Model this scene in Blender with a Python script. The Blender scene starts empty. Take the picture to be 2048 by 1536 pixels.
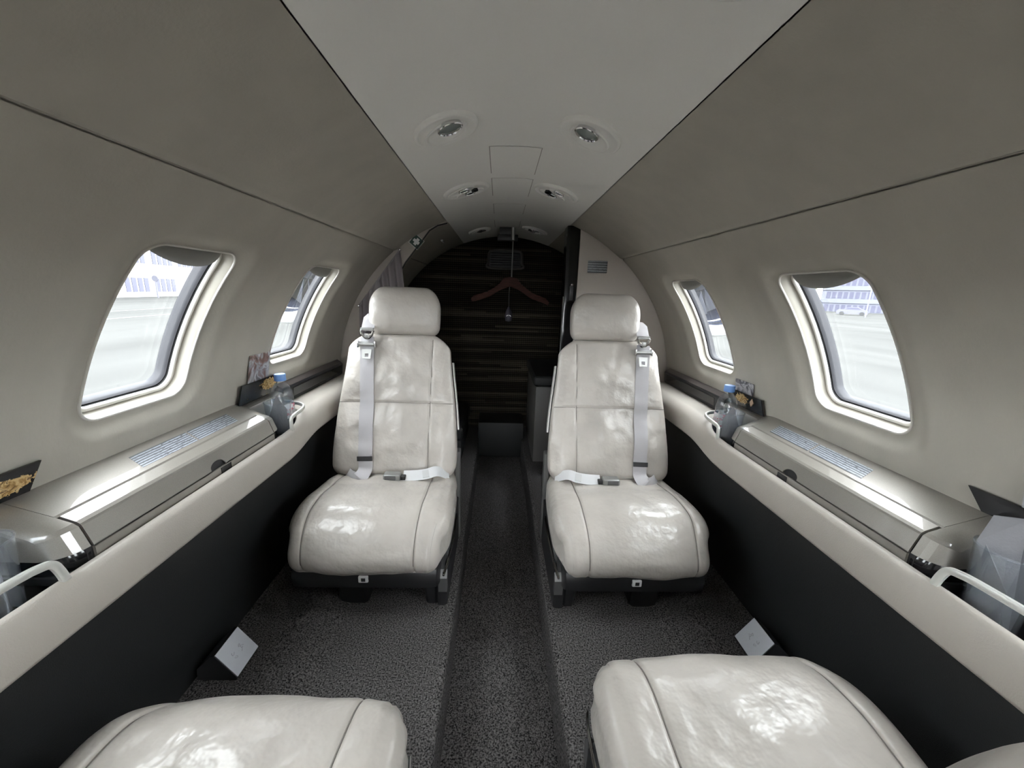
import bpy, bmesh, math, random
from mathutils import Vector, Matrix, noise
from math import sin, cos, pi, sqrt, asin, atan2, radians
random.seed(7)
S = bpy.context.scene
COL = S.collection

# ------------------------------------------------------------------ camera
FPX = 769.0
pitch, yaw, roll = radians(13.377), radians(2.221), radians(1.932)
Fw = Vector((sin(yaw)*cos(pitch), cos(yaw)*cos(pitch), -sin(pitch)))
Rt = Vector((cos(yaw), -sin(yaw), 0))
Up = Rt.cross(Fw)
Ax = Rt*cos(roll) + Up*sin(roll)
Ay = -Rt*sin(roll) + Up*cos(roll)
cam = bpy.data.cameras.new('camera')
cam.sensor_width = 36.0
cam.lens = FPX*36.0/2048.0
cam.clip_start = 0.01
cam.clip_end = 2000
camo = bpy.data.objects.new('camera', cam)
COL.objects.link(camo)
M = Matrix((Ax, Ay, -Fw)).transposed().to_4x4()
M.translation = Vector((-.0365, 0, .88))
camo.matrix_world = M
S.camera = camo

# ------------------------------------------------------------------ world (overcast sky), exposure
w = bpy.data.worlds.new('world'); S.world = w
w.use_nodes = True
nt = w.node_tree
bg = nt.nodes['Background']
bg.inputs['Color'].default_value = (.93, .97, 1.0, 1)
bg.inputs['Strength'].default_value = 1.0
S.view_settings.view_transform = 'Standard'
S.view_settings.look = 'None'
S.view_settings.gamma = 1
S.view_settings.use_curve_mapping = False
S.view_settings.exposure = 4.5
S.cycles.max_bounces = 16
S.cycles.diffuse_bounces = 10
S.cycles.transparent_max_bounces = 24
S.cycles.caustics_reflective = False
S.cycles.caustics_refractive = False

# ------------------------------------------------------------------ helpers
MATS = {}
def mat(name, color, rough=.6, metal=0.0, coat=0.0, spec=.5, noise_amt=0.0, noise_scale=50, bump=0.0, bump_scale=200,
        color2=None, stretch=(1, 1, 1), detail=3, bump_dist=.002):
    if name in MATS: return MATS[name]
    m = bpy.data.materials.new(name); m.use_nodes = True
    N, L = m.node_tree.nodes, m.node_tree.links
    b = N['Principled BSDF']
    b.inputs['Base Color'].default_value = (*color, 1)
    b.inputs['Roughness'].default_value = rough
    b.inputs['Metallic'].default_value = metal
    b.inputs['Coat Weight'].default_value = coat
    b.inputs['Coat Roughness'].default_value = .04
    b.inputs['Specular IOR Level'].default_value = spec
    tc = N.new('ShaderNodeTexCoord'); mp = N.new('ShaderNodeMapping')
    mp.inputs['Scale'].default_value = stretch
    L.new(tc.outputs['Object'], mp.inputs['Vector'])
    if noise_amt or color2:
        n = N.new('ShaderNodeTexNoise'); n.inputs['Scale'].default_value = noise_scale; n.inputs['Detail'].default_value = detail
        L.new(mp.outputs[0], n.inputs['Vector'])
        r = N.new('ShaderNodeValToRGB')
        c2 = color2 or tuple(c*(1+noise_amt) for c in color)
        c1 = color if color2 else tuple(c*(1-noise_amt) for c in color)
        r.color_ramp.elements[0].position = .35; r.color_ramp.elements[1].position = .65
        r.color_ramp.elements[0].color = (*c1, 1); r.color_ramp.elements[1].color = (*c2, 1)
        L.new(n.outputs['Fac'], r.inputs['Fac']); L.new(r.outputs[0], b.inputs['Base Color'])
    if bump:
        n2 = N.new('ShaderNodeTexNoise'); n2.inputs['Scale'].default_value = bump_scale; n2.inputs['Detail'].default_value = 3
        L.new(mp.outputs[0], n2.inputs['Vector'])
        bm_ = N.new('ShaderNodeBump'); bm_.inputs['Strength'].default_value = bump; bm_.inputs['Distance'].default_value = bump_dist
        L.new(n2.outputs['Fac'], bm_.inputs['Height']); L.new(bm_.outputs[0], b.inputs['Normal'])
    MATS[name] = m
    return m

def glassmat(name, tint=(1, 1, 1), gloss=.12, rough=.02, haze=None, ior=1.45):
    m = bpy.data.materials.new(name); m.use_nodes = True
    N, L = m.node_tree.nodes, m.node_tree.links
    N.remove(N['Principled BSDF'])
    t = N.new('ShaderNodeBsdfTransparent'); t.inputs[0].default_value = (*tint, 1)
    g = N.new('ShaderNodeBsdfGlossy'); g.inputs['Roughness'].default_value = rough
    lw = N.new('ShaderNodeLayerWeight'); lw.inputs['Blend'].default_value = .5
    pw = N.new('ShaderNodeMath'); pw.operation = 'POWER'; pw.inputs[1].default_value = 5; L.new(lw.outputs['Facing'], pw.inputs[0])
    r0_ = ((ior-1)/(ior+1))**2
    f = N.new('ShaderNodeMath'); f.operation = 'MULTIPLY_ADD'; f.inputs[1].default_value = 1-r0_; f.inputs[2].default_value = r0_; L.new(pw.outputs[0], f.inputs[0])
    mx = N.new('ShaderNodeMixShader')
    L.new(f.outputs[0], mx.inputs[0]); L.new(t.outputs[0], mx.inputs[1]); L.new(g.outputs[0], mx.inputs[2])
    out = mx
    if haze:
        d = N.new('ShaderNodeBsdfDiffuse'); d.inputs[0].default_value = (*haze[:3], 1)
        m2 = N.new('ShaderNodeMixShader'); m2.inputs[0].default_value = haze[3]
        L.new(mx.outputs[0], m2.inputs[1]); L.new(d.outputs[0], m2.inputs[2]); out = m2
    L.new(out.outputs[0], N['Material Output'].inputs[0])
    MATS[name] = m
    return m

def obj(name, V, Fc, m, parent=None, smooth=35, recalc=True, loc=None):
    me = bpy.data.meshes.new(name)
    me.from_pydata([tuple(v) for v in V], [], Fc)
    if recalc:
        b = bmesh.new(); b.from_mesh(me); bmesh.ops.recalc_face_normals(b, faces=b.faces); b.to_mesh(me); b.free()
    if smooth:
        me.polygons.foreach_set('use_smooth', [True]*len(me.polygons))
        me.set_sharp_from_angle(angle=radians(smooth))
    me.materials.append(m)
    o = bpy.data.objects.new(name, me); COL.objects.link(o)
    if parent: o.parent = parent
    if loc: o.location = loc
    return o

def empty(name, loc=(0, 0, 0), rz=0):
    o = bpy.data.objects.new(name, None); COL.objects.link(o)
    o.empty_display_size = .05
    o.location = loc; o.rotation_euler = (0, 0, rz)
    return o

def tag(o, label, cat, group=None):
    o['label'] = label; o['category'] = cat
    if group: o['group'] = group
    return o
def struct(o, label=None):
    o['kind'] = 'structure'
    if label: o['label'] = label
    return o

class MB:
    def __init__(s): s.V = []; s.F = []
    def add(s, V, F):
        k = len(s.V); s.V += [tuple(v) for v in V]; s.F += [tuple(i+k for i in f) for f in F]; return s
    def box(s, x0, x1, y0, y1, z0, z1, bev=0, seg=2):
        b = bmesh.new(); bmesh.ops.create_cube(b, size=1)
        for v in b.verts:
            v.co = Vector(((x0+x1)/2+v.co.x*(x1-x0), (y0+y1)/2+v.co.y*(y1-y0), (z0+z1)/2+v.co.z*(z1-z0)))
        if bev: bmesh.ops.bevel(b, geom=list(b.edges), offset=bev, segments=seg, affect='EDGES', profile=.6)
        b.verts.index_update()
        s.add([v.co.copy() for v in b.verts], [[v.index for v in f.verts] for f in b.faces]); b.free(); return s
    def loft(s, rings, closed=True, caps=True, wrap=False):
        n = len(rings[0]); V = [p for r in rings for p in r]; F = []
        R_ = len(rings)
        for i in range(R_ if wrap else R_-1):
            i2 = (i+1) % R_
            for j in range(n if closed else n-1):
                j2 = (j+1) % n
                F.append((i*n+j, i*n+j2, i2*n+j2, i2*n+j))
        if caps and not wrap:
            F.append(tuple(range(n))); F.append(tuple((R_-1)*n+j for j in range(n)))
        return s.add(V, F)
    def tube(s, path, r, n=10, closed=False, rect=None, upv=None):
        P = [Vector(p) for p in path]; rings = []; m = len(P)
        pu = None
        for i, p in enumerate(P):
            a = P[(i-1) % m] if (closed or i > 0) else p
            c = P[(i+1) % m] if (closed or i < m-1) else p
            t = (c-a).normalized()
            if upv is not None: u = Vector(upv)
            elif pu is None: u = Vector((0, 0, 1)) if abs(t.z) < .9 else Vector((1, 0, 0))
            else: u = pu
            u = (u - t*u.dot(t)).normalized(); pu = u
            q = t.cross(u)
            rr_ = r[i] if isinstance(r, (list, tuple)) else r
            if rect:
                hw, hh = rect
                e = .35
                pts = [(hw, hh*(1-e)), (hw*(1-e), hh), (-hw*(1-e), hh), (-hw, hh*(1-e)), (-hw, -hh*(1-e)), (-hw*(1-e), -hh), (hw*(1-e), -hh), (hw, -hh*(1-e))]
                rings.append([p+q*x+u*y for x, y in pts])
            else:
                rings.append([p+(u*cos(2*pi*k/n)+q*sin(2*pi*k/n))*rr_ for k in range(n)])
        return s.loft(rings, True, not closed, closed)
    def lathe(s, prof, c=(0, 0, 0), n=36, axis='z'):
        rings = []
        for r, h in prof:
            ring = []
            for k in range(n):
                a = 2*pi*k/n
                if axis == 'z': ring.append((c[0]+r*cos(a), c[1]+r*sin(a), c[2]+h))
                else: ring.append((c[0]+r*cos(a), c[1]+h, c[2]+r*sin(a)))
            rings.append(ring)
        return s.loft(rings, True, False)
    def prism(s, poly, axis, a, b):
        def P(u, v, t):
            return {'x': (t, u, v), 'y': (u, t, v), 'z': (u, v, t)}[axis]
        return s.loft([[P(u, v, a) for u, v in poly], [P(u, v, b) for u, v in poly]])
    def build(s, name, m, parent=None, smooth=35, recalc=True, loc=None):
        return obj(name, s.V, s.F, m, parent, smooth, recalc, loc)

def smooth_path(P, k=8):
    P = [Vector(p) for p in P]; out = []
    for i in range(len(P)-1):
        p0 = P[max(i-1, 0)]; p1 = P[i]; p2 = P[i+1]; p3 = P[min(i+2, len(P)-1)]
        for j in range(k):
            t = j/k
            out.append(.5*((2*p1)+(p2-p0)*t+(2*p0-5*p1+4*p2-p3)*t*t+(3*p1-p0-3*p2+p3)*t**3))
    out.append(P[-1]); return out
def closed_path(P, k=8):
    n = len(P); P = [Vector(p) for p in P]; out = []
    for i in range(n):
        p0, p1, p2, p3 = P[i-1], P[i], P[(i+1) % n], P[(i+2) % n]
        for j in range(k):
            t = j/k
            out.append(.5*((2*p1)+(p2-p0)*t+(2*p0-5*p1+4*p2-p3)*t*t+(3*p1-p0-3*p2+p3)*t**3))
    return out
def copy_tree(o, parent=None):
    c = o.copy(); COL.objects.link(c); c.parent = parent
    for ch in list(o.children): copy_tree(ch, c)
    return c
def smoothstep(a, b, x):
    t = max(0, min(1, (x-a)/(b-a))); return t*t*(3-2*t)

# ------------------------------------------------------------------ materials
FABRIC = mat('wall_fabric', (.43, .405, .352), .85, bump=.22, bump_scale=260, stretch=(1, 1, .25), noise_amt=.035, noise_scale=14, bump_dist=.0012)
HEAD = mat('headliner_grey', (.86, .85, .825), .75, bump=.15, bump_scale=900, bump_dist=.0006)
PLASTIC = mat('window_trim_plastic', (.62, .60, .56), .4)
SHADE = mat('shade_grey', (.36, .36, .34), .5)
SEAL = mat('black_rubber', (.012, .012, .013), .55)
RINGM = mat('grey_ring_metal', (.07, .07, .078), .6, spec=.25)
REVEAL = mat('window_reveal', (.43, .405, .352), .5)
LEDGE = mat('ledge_leather', (.45, .415, .370), .5, bump=.2, bump_scale=500, noise_amt=.03, noise_scale=9)
LEATHER = mat('seat_leather', (.475, .440, .402), .29, bump=.7, bump_scale=24, noise_amt=.07, noise_scale=9, bump_dist=.007, spec=.55)
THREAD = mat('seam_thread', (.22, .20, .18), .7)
DARK = mat('black_panel', (.013, .014, .014), .55, bump=.2, bump_scale=600)
DARKPLASTIC = mat('dark_plastic', (.014, .014, .015), .42)
GLOSSBLACK = mat('gloss_black', (.006, .006, .007), .12)
CARPET = mat('carpet', (.006, .0058, .0058), .95, color2=(.17, .16, .157), noise_scale=290, bump=.9, bump_scale=290, detail=4, bump_dist=.004, spec=.1)
CAB = mat('taupe_lacquer', (.26, .24, .215), .42, metal=.3, coat=1.0, noise_amt=.06, noise_scale=900)
CABSIDE = CAB
CHROME = mat('chrome', (.75, .75, .76), .12, metal=1)
SATIN = mat('satin_metal', (.50, .50, .49), .34, metal=.9)
RAILM = mat('cream_metal', (.66, .66, .62), .35, metal=.3)
STRAP = mat('belt_webbing', (.47, .455, .47), .7, bump=.3, bump_scale=700, stretch=(3, 3, .4))
STRAPWHITE = mat('white_webbing', (.60, .60, .61), .7)
KEEPER = mat('keeper_black', (.03, .03, .032), .5)
BUCKLE = mat('buckle_grey', (.28, .28, .27), .35, metal=.5)
WHITE = mat('white_print', (.8, .8, .8), .6)
CLEAR = glassmat('clear_plastic', (.93, .95, .97), rough=.05, haze=(.75, .78, .82, .04), ior=1.6)
PANE = glassmat('window_glass', (.95, .96, .96), rough=.01, ior=1.3)
WATER = glassmat('bottle_water', (.84, .90, .95), rough=.02, ior=1.33)
NAPKIN = mat('grey_napkin', (.17, .17, .18), .9, bump=.3, bump_scale=300)
CURTAIN = mat('curtain_cloth', (.27, .245, .255), .8, bump=.2, bump_scale=300)

def print_lines(name, base, ink, freq, axis='y', margin=None):
    """flat print: rows of small lettering too fine to read"""
    m = bpy.data.materials.new(name); m.use_nodes = True
    N, L = m.node_tree.nodes, m.node_tree.links
    b = N['Principled BSDF']; b.inputs['Roughness'].default_value = .35
    tc = N.new('ShaderNodeTexCoord'); sx = N.new('ShaderNodeSeparateXYZ'); L.new(tc.outputs['Generated'], sx.inputs[0])
    k = {'x': 0, 'y': 1, 'z': 2}[axis]
    mu = N.new('ShaderNodeMath'); mu.operation = 'MULTIPLY'; mu.inputs[1].default_value = freq; L.new(sx.outputs[k], mu.inputs[0])
    fr = N.new('ShaderNodeMath'); fr.operation = 'FRACT'; L.new(mu.outputs[0], fr.inputs[0])
    gt = N.new('ShaderNodeMath'); gt.operation = 'GREATER_THAN'; gt.inputs[1].default_value = .5; L.new(fr.outputs[0], gt.inputs[0])
    n = N.new('ShaderNodeTexNoise'); n.inputs['Scale'].default_value = 14; L.new(tc.outputs['Generated'], n.inputs['Vector'])
    g2 = N.new('ShaderNodeMath'); g2.operation = 'GREATER_THAN'; g2.inputs[1].default_value = .40; L.new(n.outputs['Fac'], g2.inputs[0])
    an = N.new('ShaderNodeMath'); an.operation = 'MULTIPLY'; L.new(gt.outputs[0], an.inputs[0]); L.new(g2.outputs[0], an.inputs[1])
    mx = N.new('ShaderNodeMixRGB'); mx.inputs[1].default_value = (*base, 1); mx.inputs[2].default_value = (*ink, 1)
    L.new(an.outputs[0], mx.inputs[0]); L.new(mx.outputs[0], b.inputs['Base Color'])
    return m
PLACARD = print_lines('placard_print', (.085, .09, .10), (.34, .37, .42), 6, 'x')
PLACARD2 = print_lines('door_placard_print', (.05, .055, .06), (.30, .32, .33), 5.0, 'z')

def printed(name, dark, ramp, scale, mask=None, rough=.25, detail=4, asp=1):
    """printed picture: soft blobs of colour from noise"""
    m = bpy.data.materials.new(name); m.use_nodes = True
    N, L = m.node_tree.nodes, m.node_tree.links
    b = N['Principled BSDF']; b.inputs['Roughness'].default_value = rough
    tc = N.new('ShaderNodeTexCoord'); n = N.new('ShaderNodeTexNoise'); n.inputs['Scale'].default_value = scale; n.inputs['Detail'].default_value = detail
    n.inputs['Distortion'].default_value = 1.2
    ms = N.new('ShaderNodeMapping'); ms.inputs['Scale'].default_value = (0, asp, 1); L.new(tc.outputs['Generated'], ms.inputs[0])
    L.new(ms.outputs[0], n.inputs['Vector'])
    r = N.new('ShaderNodeValToRGB'); e = r.color_ramp.elements
    while len(e) < len(ramp): e.new(.5)
    for k, (p, c) in enumerate(ramp): e[k].position = p; e[k].color = (*c, 1)
    L.new(n.outputs['Fac'], r.inputs['Fac'])
    src = r.outputs[0]
    if mask:
        g = N.new('ShaderNodeTexGradient'); g.gradient_type = 'SPHERICAL'
        mp = N.new('ShaderNodeMapping'); mp.inputs['Location'].default_value = mask[0]; mp.inputs['Scale'].default_value = mask[1]
        L.new(tc.outputs['Generated'], mp.inputs[0]); L.new(mp.outputs[0], g.inputs[0])
        gt = N.new('ShaderNodeMath'); gt.operation = 'GREATER_THAN'; gt.inputs[1].default_value = .5
        ns = N.new('ShaderNodeTexNoise'); ns.inputs['Scale'].default_value = 6; L.new(ms.outputs[0], ns.inputs['Vector'])
        ad = N.new('ShaderNodeMath'); ad.operation = 'MULTIPLY_ADD'; ad.inputs[1].default_value = 1.1; L.new(ns.outputs['Fac'], ad.inputs[0])
        L.new(g.outputs['Fac'], ad.inputs[2])
        sb_ = N.new('ShaderNodeMath'); sb_.operation = 'SUBTRACT'; sb_.inputs[1].default_value = .30; L.new(ad.outputs[0], sb_.inputs[0])
        L.new(sb_.outputs[0], gt.inputs[0])
        mx = N.new('ShaderNodeMixRGB'); mx.inputs[1].default_value = (*dark, 1); L.new(gt.outputs[0], mx.inputs[0]); L.new(src, mx.inputs[2]); src = mx.outputs[0]
    L.new(src, b.inputs['Base Color'])
    return m

# ------------------------------------------------------------------ shell geometry (cylinder section)
R, ZC = .74, .47
S_SEAM, S_HEAD = R*asin((1.031-ZC)/R), R*asin((1.162-ZC)/R)
S_LOW = -.03
Y0, Y1 = -2.0, 1.70
def cyl(side, s, y, off=0):
    r = R+off; th = s/R
    return (side*r*cos(th), y, ZC+r*sin(th))
SC, HH, HW, CR = .335, .164, .111, .036
SHEAR = .085
def rr(inset, n=14):
    """rounded-rectangle loop in (dy, ds)"""
    a, b, r = HW-inset, HH-inset, max(CR-inset*.6, .02); P = []
    for cx, cy, a0 in ((a-r, b-r, 0), (-(a-r), b-r, pi/2), (-(a-r), -(b-r), pi), (a-r, -(b-r), 3*pi/2)):
        for k in range(n+1):
            t = a0+pi/2*k/n; P.append((cx+r*cos(t), cy+r*sin(t)))
    # subdivide the long straight runs
    out = []
    for i in range(len(P)):
        p, q = P[i], P[(i+1) % len(P)]
        m = 10 if i % (n+1) == n else 1
        for j in range(m): out.append((p[0]+(q[0]-p[0])*j/m, p[1]+(q[1]-p[1])*j/m))
    return out
def sdf(dy, ds):
    qx, qy = abs(dy)-HW+CR, abs(ds)-HH+CR
    return math.hypot(max(qx, 0), max(qy, 0))+min(max(qx, qy), 0)-CR

def wall_with_windows(side, yc_list, base=0, inset=0):
    mb = MB()
    cells = []
    ycs = sorted(yc_list)
    bounds = [Y0]+[(ycs[0]-.27)]+[(ycs[i]+ycs[i+1])/2 for i in range(len(ycs)-1)]+[ycs[-1]+.25, Y1]
    KN = 26
    svals = [S_LOW+(S_SEAM-S_LOW)*k/KN for k in range(KN+1)]
    def plain(ya, yb):
        n = max(1, int((yb-ya)/.1))
        mb.loft([[cyl(side, s, ya+(yb-ya)*i/n, base) for s in svals] for i in range(n+1)], closed=False, caps=False)
    plain(bounds[0], bounds[1]); plain(bounds[-2], bounds[-1])
    for i, yc in enumerate(ycs):
        ya, yb = bounds[i+1], bounds[i+2]
        per = []
        for k in range(KN): per.append((ya, svals[k]))
        for k in range(KN): per.append((ya+(yb-ya)*k/KN, S_SEAM))
        for k in range(KN): per.append((yb, svals[KN-k]))
        for k in range(KN): per.append((yb+(ya-yb)*k/KN, S_LOW))
        rings = []
        TS = [(k/16)**1.7 for k in range(17)]
        inn = []
        for (py, ps) in per:
            dy, ds = py-yc-SHEAR*(ps-SC), ps-SC
            lo, hi = 0, 1
            for _ in range(40):
                mid = (lo+hi)/2
                if sdf(dy*mid, ds*mid)+inset < 0: lo = mid
                else: hi = mid
            inn.append((dy*hi, ds*hi, dy, ds))
        for t in TS:
            ring = []
            for (iy, is_, oy, os_) in inn:
                y_, s_ = iy+(oy-iy)*t, is_+(os_-is_)*t
                d = max(0, sdf(y_, s_))
                off = .011*(1-smoothstep(0, .034, d)) + (-.003*(smoothstep(.02, .04, d)-smoothstep(.04, .075, d)))
                if t == 1: off = 0
                if base: off = base
                ring.append(cyl(side, SC+s_, yc+y_+SHEAR*s_, off))
            rings.append(ring)
        mb.loft(rings, True, False)
    return mb

WINL = [-.325, .212, .749, 1.284]
WINR = [-.315, .225, .766, 1.315]
wl = struct(wall_with_windows(-1, WINL).build('wall_left', FABRIC, smooth=60), 'curved beige fabric sidewall panel with window openings')
wr = struct(wall_with_windows(1, WINR).build('wall_right', FABRIC, smooth=60), 'curved beige fabric sidewall panel with window openings')

# outer fuselage skin
SKIN = mat('fuselage_paint', (.45, .45, .45), .5)
mb = MB()
for side, wn in ((-1, WINL), (1, WINR)):
    q = wall_with_windows(side, wn, .061, .0205); mb.add(q.V, q.F)
RS = R+.061
def arc(y, a0, a1, n):
    out = []
    for k in range(n+1):
        a = a0+(a1-a0)*k/n; c_, s_ = cos(a), sin(a)
        if s_ < -.06: c_, s_ = math.copysign(abs(c_)**.6, c_), -(abs(s_)**.85)
        out.append((RS*c_, y, ZC+RS*s_))
    return out
for a0, a1 in ((S_SEAM/R, pi-S_SEAM/R), (pi-S_LOW/R, 2*pi+S_LOW/R)):
    mb.loft([arc(y, a0, a1, 48) for y in (Y0-.02, 0, Y1)], False, False)
mb.loft([arc(y, 0, 2*pi, 96)[:-1] for y in (Y1, 2.2, 2.7, 3.6, 4.3)], True, False)
mb.F.append(tuple(range(len(mb.V)-96, len(mb.V))))
mb.loft([[(r_*cos(2*pi*k/64), Y0-.02, ZC+r_*sin(2*pi*k/64)) for k in range(64)] for r_ in (RS, R-.02)], True, False)
struct(mb.build('wall_fuselage_skin', SKIN, smooth=60), 'white painted aircraft skin outside')

def window(idx, side, yc):
    def loop(inset, off, extra=0):
        return [cyl(side, SC+ds, yc+dy+SHEAR*ds, off) for dy, ds in rr(inset)]
    root = MB().loft([loop(-.002, .010), loop(.002, .013), loop(.004, .027), loop(.0065, .034), loop(.008, .040)], True, False).build('window_%d' % idx, REVEAL, smooth=50)
    struct(root, 'rounded cabin window in a deep beige reveal')
    MB().tube(loop(0.0, .0105), .0024, 8, closed=True).build('lip_highlight', PLASTIC, root)  # paler edge tube: the rounded lip's highlight put into its colour
    MB().tube(loop(.0105, .035), .0046, 10, closed=True).build('trim_ring', PLASTIC, root)
    MB().loft([loop(.0130, .036), loop(.0150, .043), loop(.0170, .043)], True, False).build('rubber_seal', SEAL, root)
    MB().loft([loop(.0165, .041), loop(.0200, .046), loop(.0215, .060)], True, False).build('outer_ring', RINGM, root)
    for k, off in ((0, .045), (1, .059)):
        mb = MB(); rings = []
        for t in (1, .8, .6, .4, .2, .02):
            rings.append([cyl(side, SC+ds*t, yc+dy*t+SHEAR*ds*t, off) for dy, ds in rr(.018+.003*k)])
        mb.loft(rings, True, False); n = len(rings[0]); mb.F.append(tuple(5*n+j for j in range(n)))
        mb.build('pane', PANE, root, smooth=60)
    # pulled-up shade: lens-shaped bulging plate at the top of the reveal
    mb = MB(); rings = []
    for i in range(9):
        t = i/8
        ring = []
        for k in range(21):
            u = -1+2*k/20
            wdt = HW-.012
            drop = (.004+.022*(1-u*u)**.7)*t
            off = .034-.026*sin(pi*.5*t)*(1-abs(u)**2.5)
            ds = HH-.010-drop
            ring.append(cyl(side, SC+ds, yc+u*wdt*.97+SHEAR*ds, off))
        rings.append(ring)
    for i in (8,):
        rings.append([cyl(side, SC+HH-.012-(.004+.022*(1-(-1+2*k/20)**2)**.7)*.9, yc+(-1+2*k/20)*(HW-.012)*.97+SHEAR*HH, .036) for k in range(21)])
    mb.loft(rings, False, False).build('shade', SHADE, root, smooth=60)
    return root
n = 0
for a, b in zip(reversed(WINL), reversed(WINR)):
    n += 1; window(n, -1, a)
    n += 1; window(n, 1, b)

# seam strip and upper panels
for side, wall in ((-1, wl), (1, wr)):
    mb = MB()
    s_end = (S_HEAD if side < 0 else R*math.acos(.252/R))-.004      # real open joint beside the headliner
    svals = [S_SEAM+.005+(s_end-S_SEAM-.005)*k/16 for k in range(17)]
    ys = [Y0+(Y1-Y0)*k/12 for k in range(13)]
    mb.loft([[cyl(side, s, y, -.0035+.0035*(1-smoothstep(0, .01, s-S_SEAM-.005))) for s in [svals[0], svals[0]+.004, svals[0]+.01]+svals[1:]] for y in ys], False, False)
    mb.build('upper_panel', FABRIC, wall, smooth=60)
    MB().loft([[cyl(side, S_SEAM-.016, y, .006), cyl(side, S_SEAM+.022, y, .006)] for y in ys], False, False).build('seam_backing', FABRIC, wall)
    MB().tube([cyl(side, S_SEAM+.0022, y, .0035) for y in ys], .0018, 8).build('welt', FABRIC, wall)

# ------------------------------------------------------------------ ceiling (headliner)
HOLES = []
mb = MB()
th0 = S_HEAD/R
thr = math.acos(.252/R)      # right edge sits a little further inboard
angs = [thr+(pi-th0-thr)*k/40 for k in range(41)]
ys = [Y0, -.4, .1, .4, .7, 1, 1.3, 1.6, 1.9, 2.2, 2.46]
rings = []
for y in ys:
    ring = [((R+.022)*cos(angs[0]-.001), y, ZC+(R+.022)*sin(angs[0]-.001)), ((R-.004)*cos(angs[0]-.002), y, ZC+(R-.004)*sin(angs[0]-.002))]
    ring += [((R-.006)*cos(a), y, ZC+(R-.006)*sin(a)) for a in angs[1:-1]]
    ring += [((R-.004)*cos(angs[-1]+.002), y, ZC+(R-.004)*sin(angs[-1]+.002)), ((R+.022)*cos(angs[-1]+.001), y, ZC+(R+.022)*sin(angs[-1]+.001))]
    rings.append(ring)
mb.loft(rings, False, False)
ceil = struct(mb.build('ceiling', HEAD, smooth=60), 'smooth light grey overhead headliner panel')
RC = R-.006
def ceilpt(x, y, d=0):
    r = RC-d; a = asin(x/RC); return Vector((r*sin(a), y, ZC+r*cos(a)))
# overhead service hatches
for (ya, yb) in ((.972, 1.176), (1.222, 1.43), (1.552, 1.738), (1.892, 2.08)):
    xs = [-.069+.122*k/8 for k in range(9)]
    MB().loft([[ceilpt(x, y, -.0002+.0010) for x in xs] for y in (ya, yb)], False, False).build('hatch_gap_shade', THREAD, ceil)  # dark sheet painting in the shaded gap round each hatch
    g = .0016
    xs = [-.069+g+(.122-2*g)*k/8 for k in range(9)]
    rings = [[ceilpt(x, ya+.0007, .0006) for x in xs]]+[[ceilpt(x, y, .0020) for x in xs] for y in (ya+.0007, yb-.0007)]+[[ceilpt(x, yb-.0007, .0006) for x in xs]]
    MB().loft(rings, False, False).build('hatch', HEAD, ceil)

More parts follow.
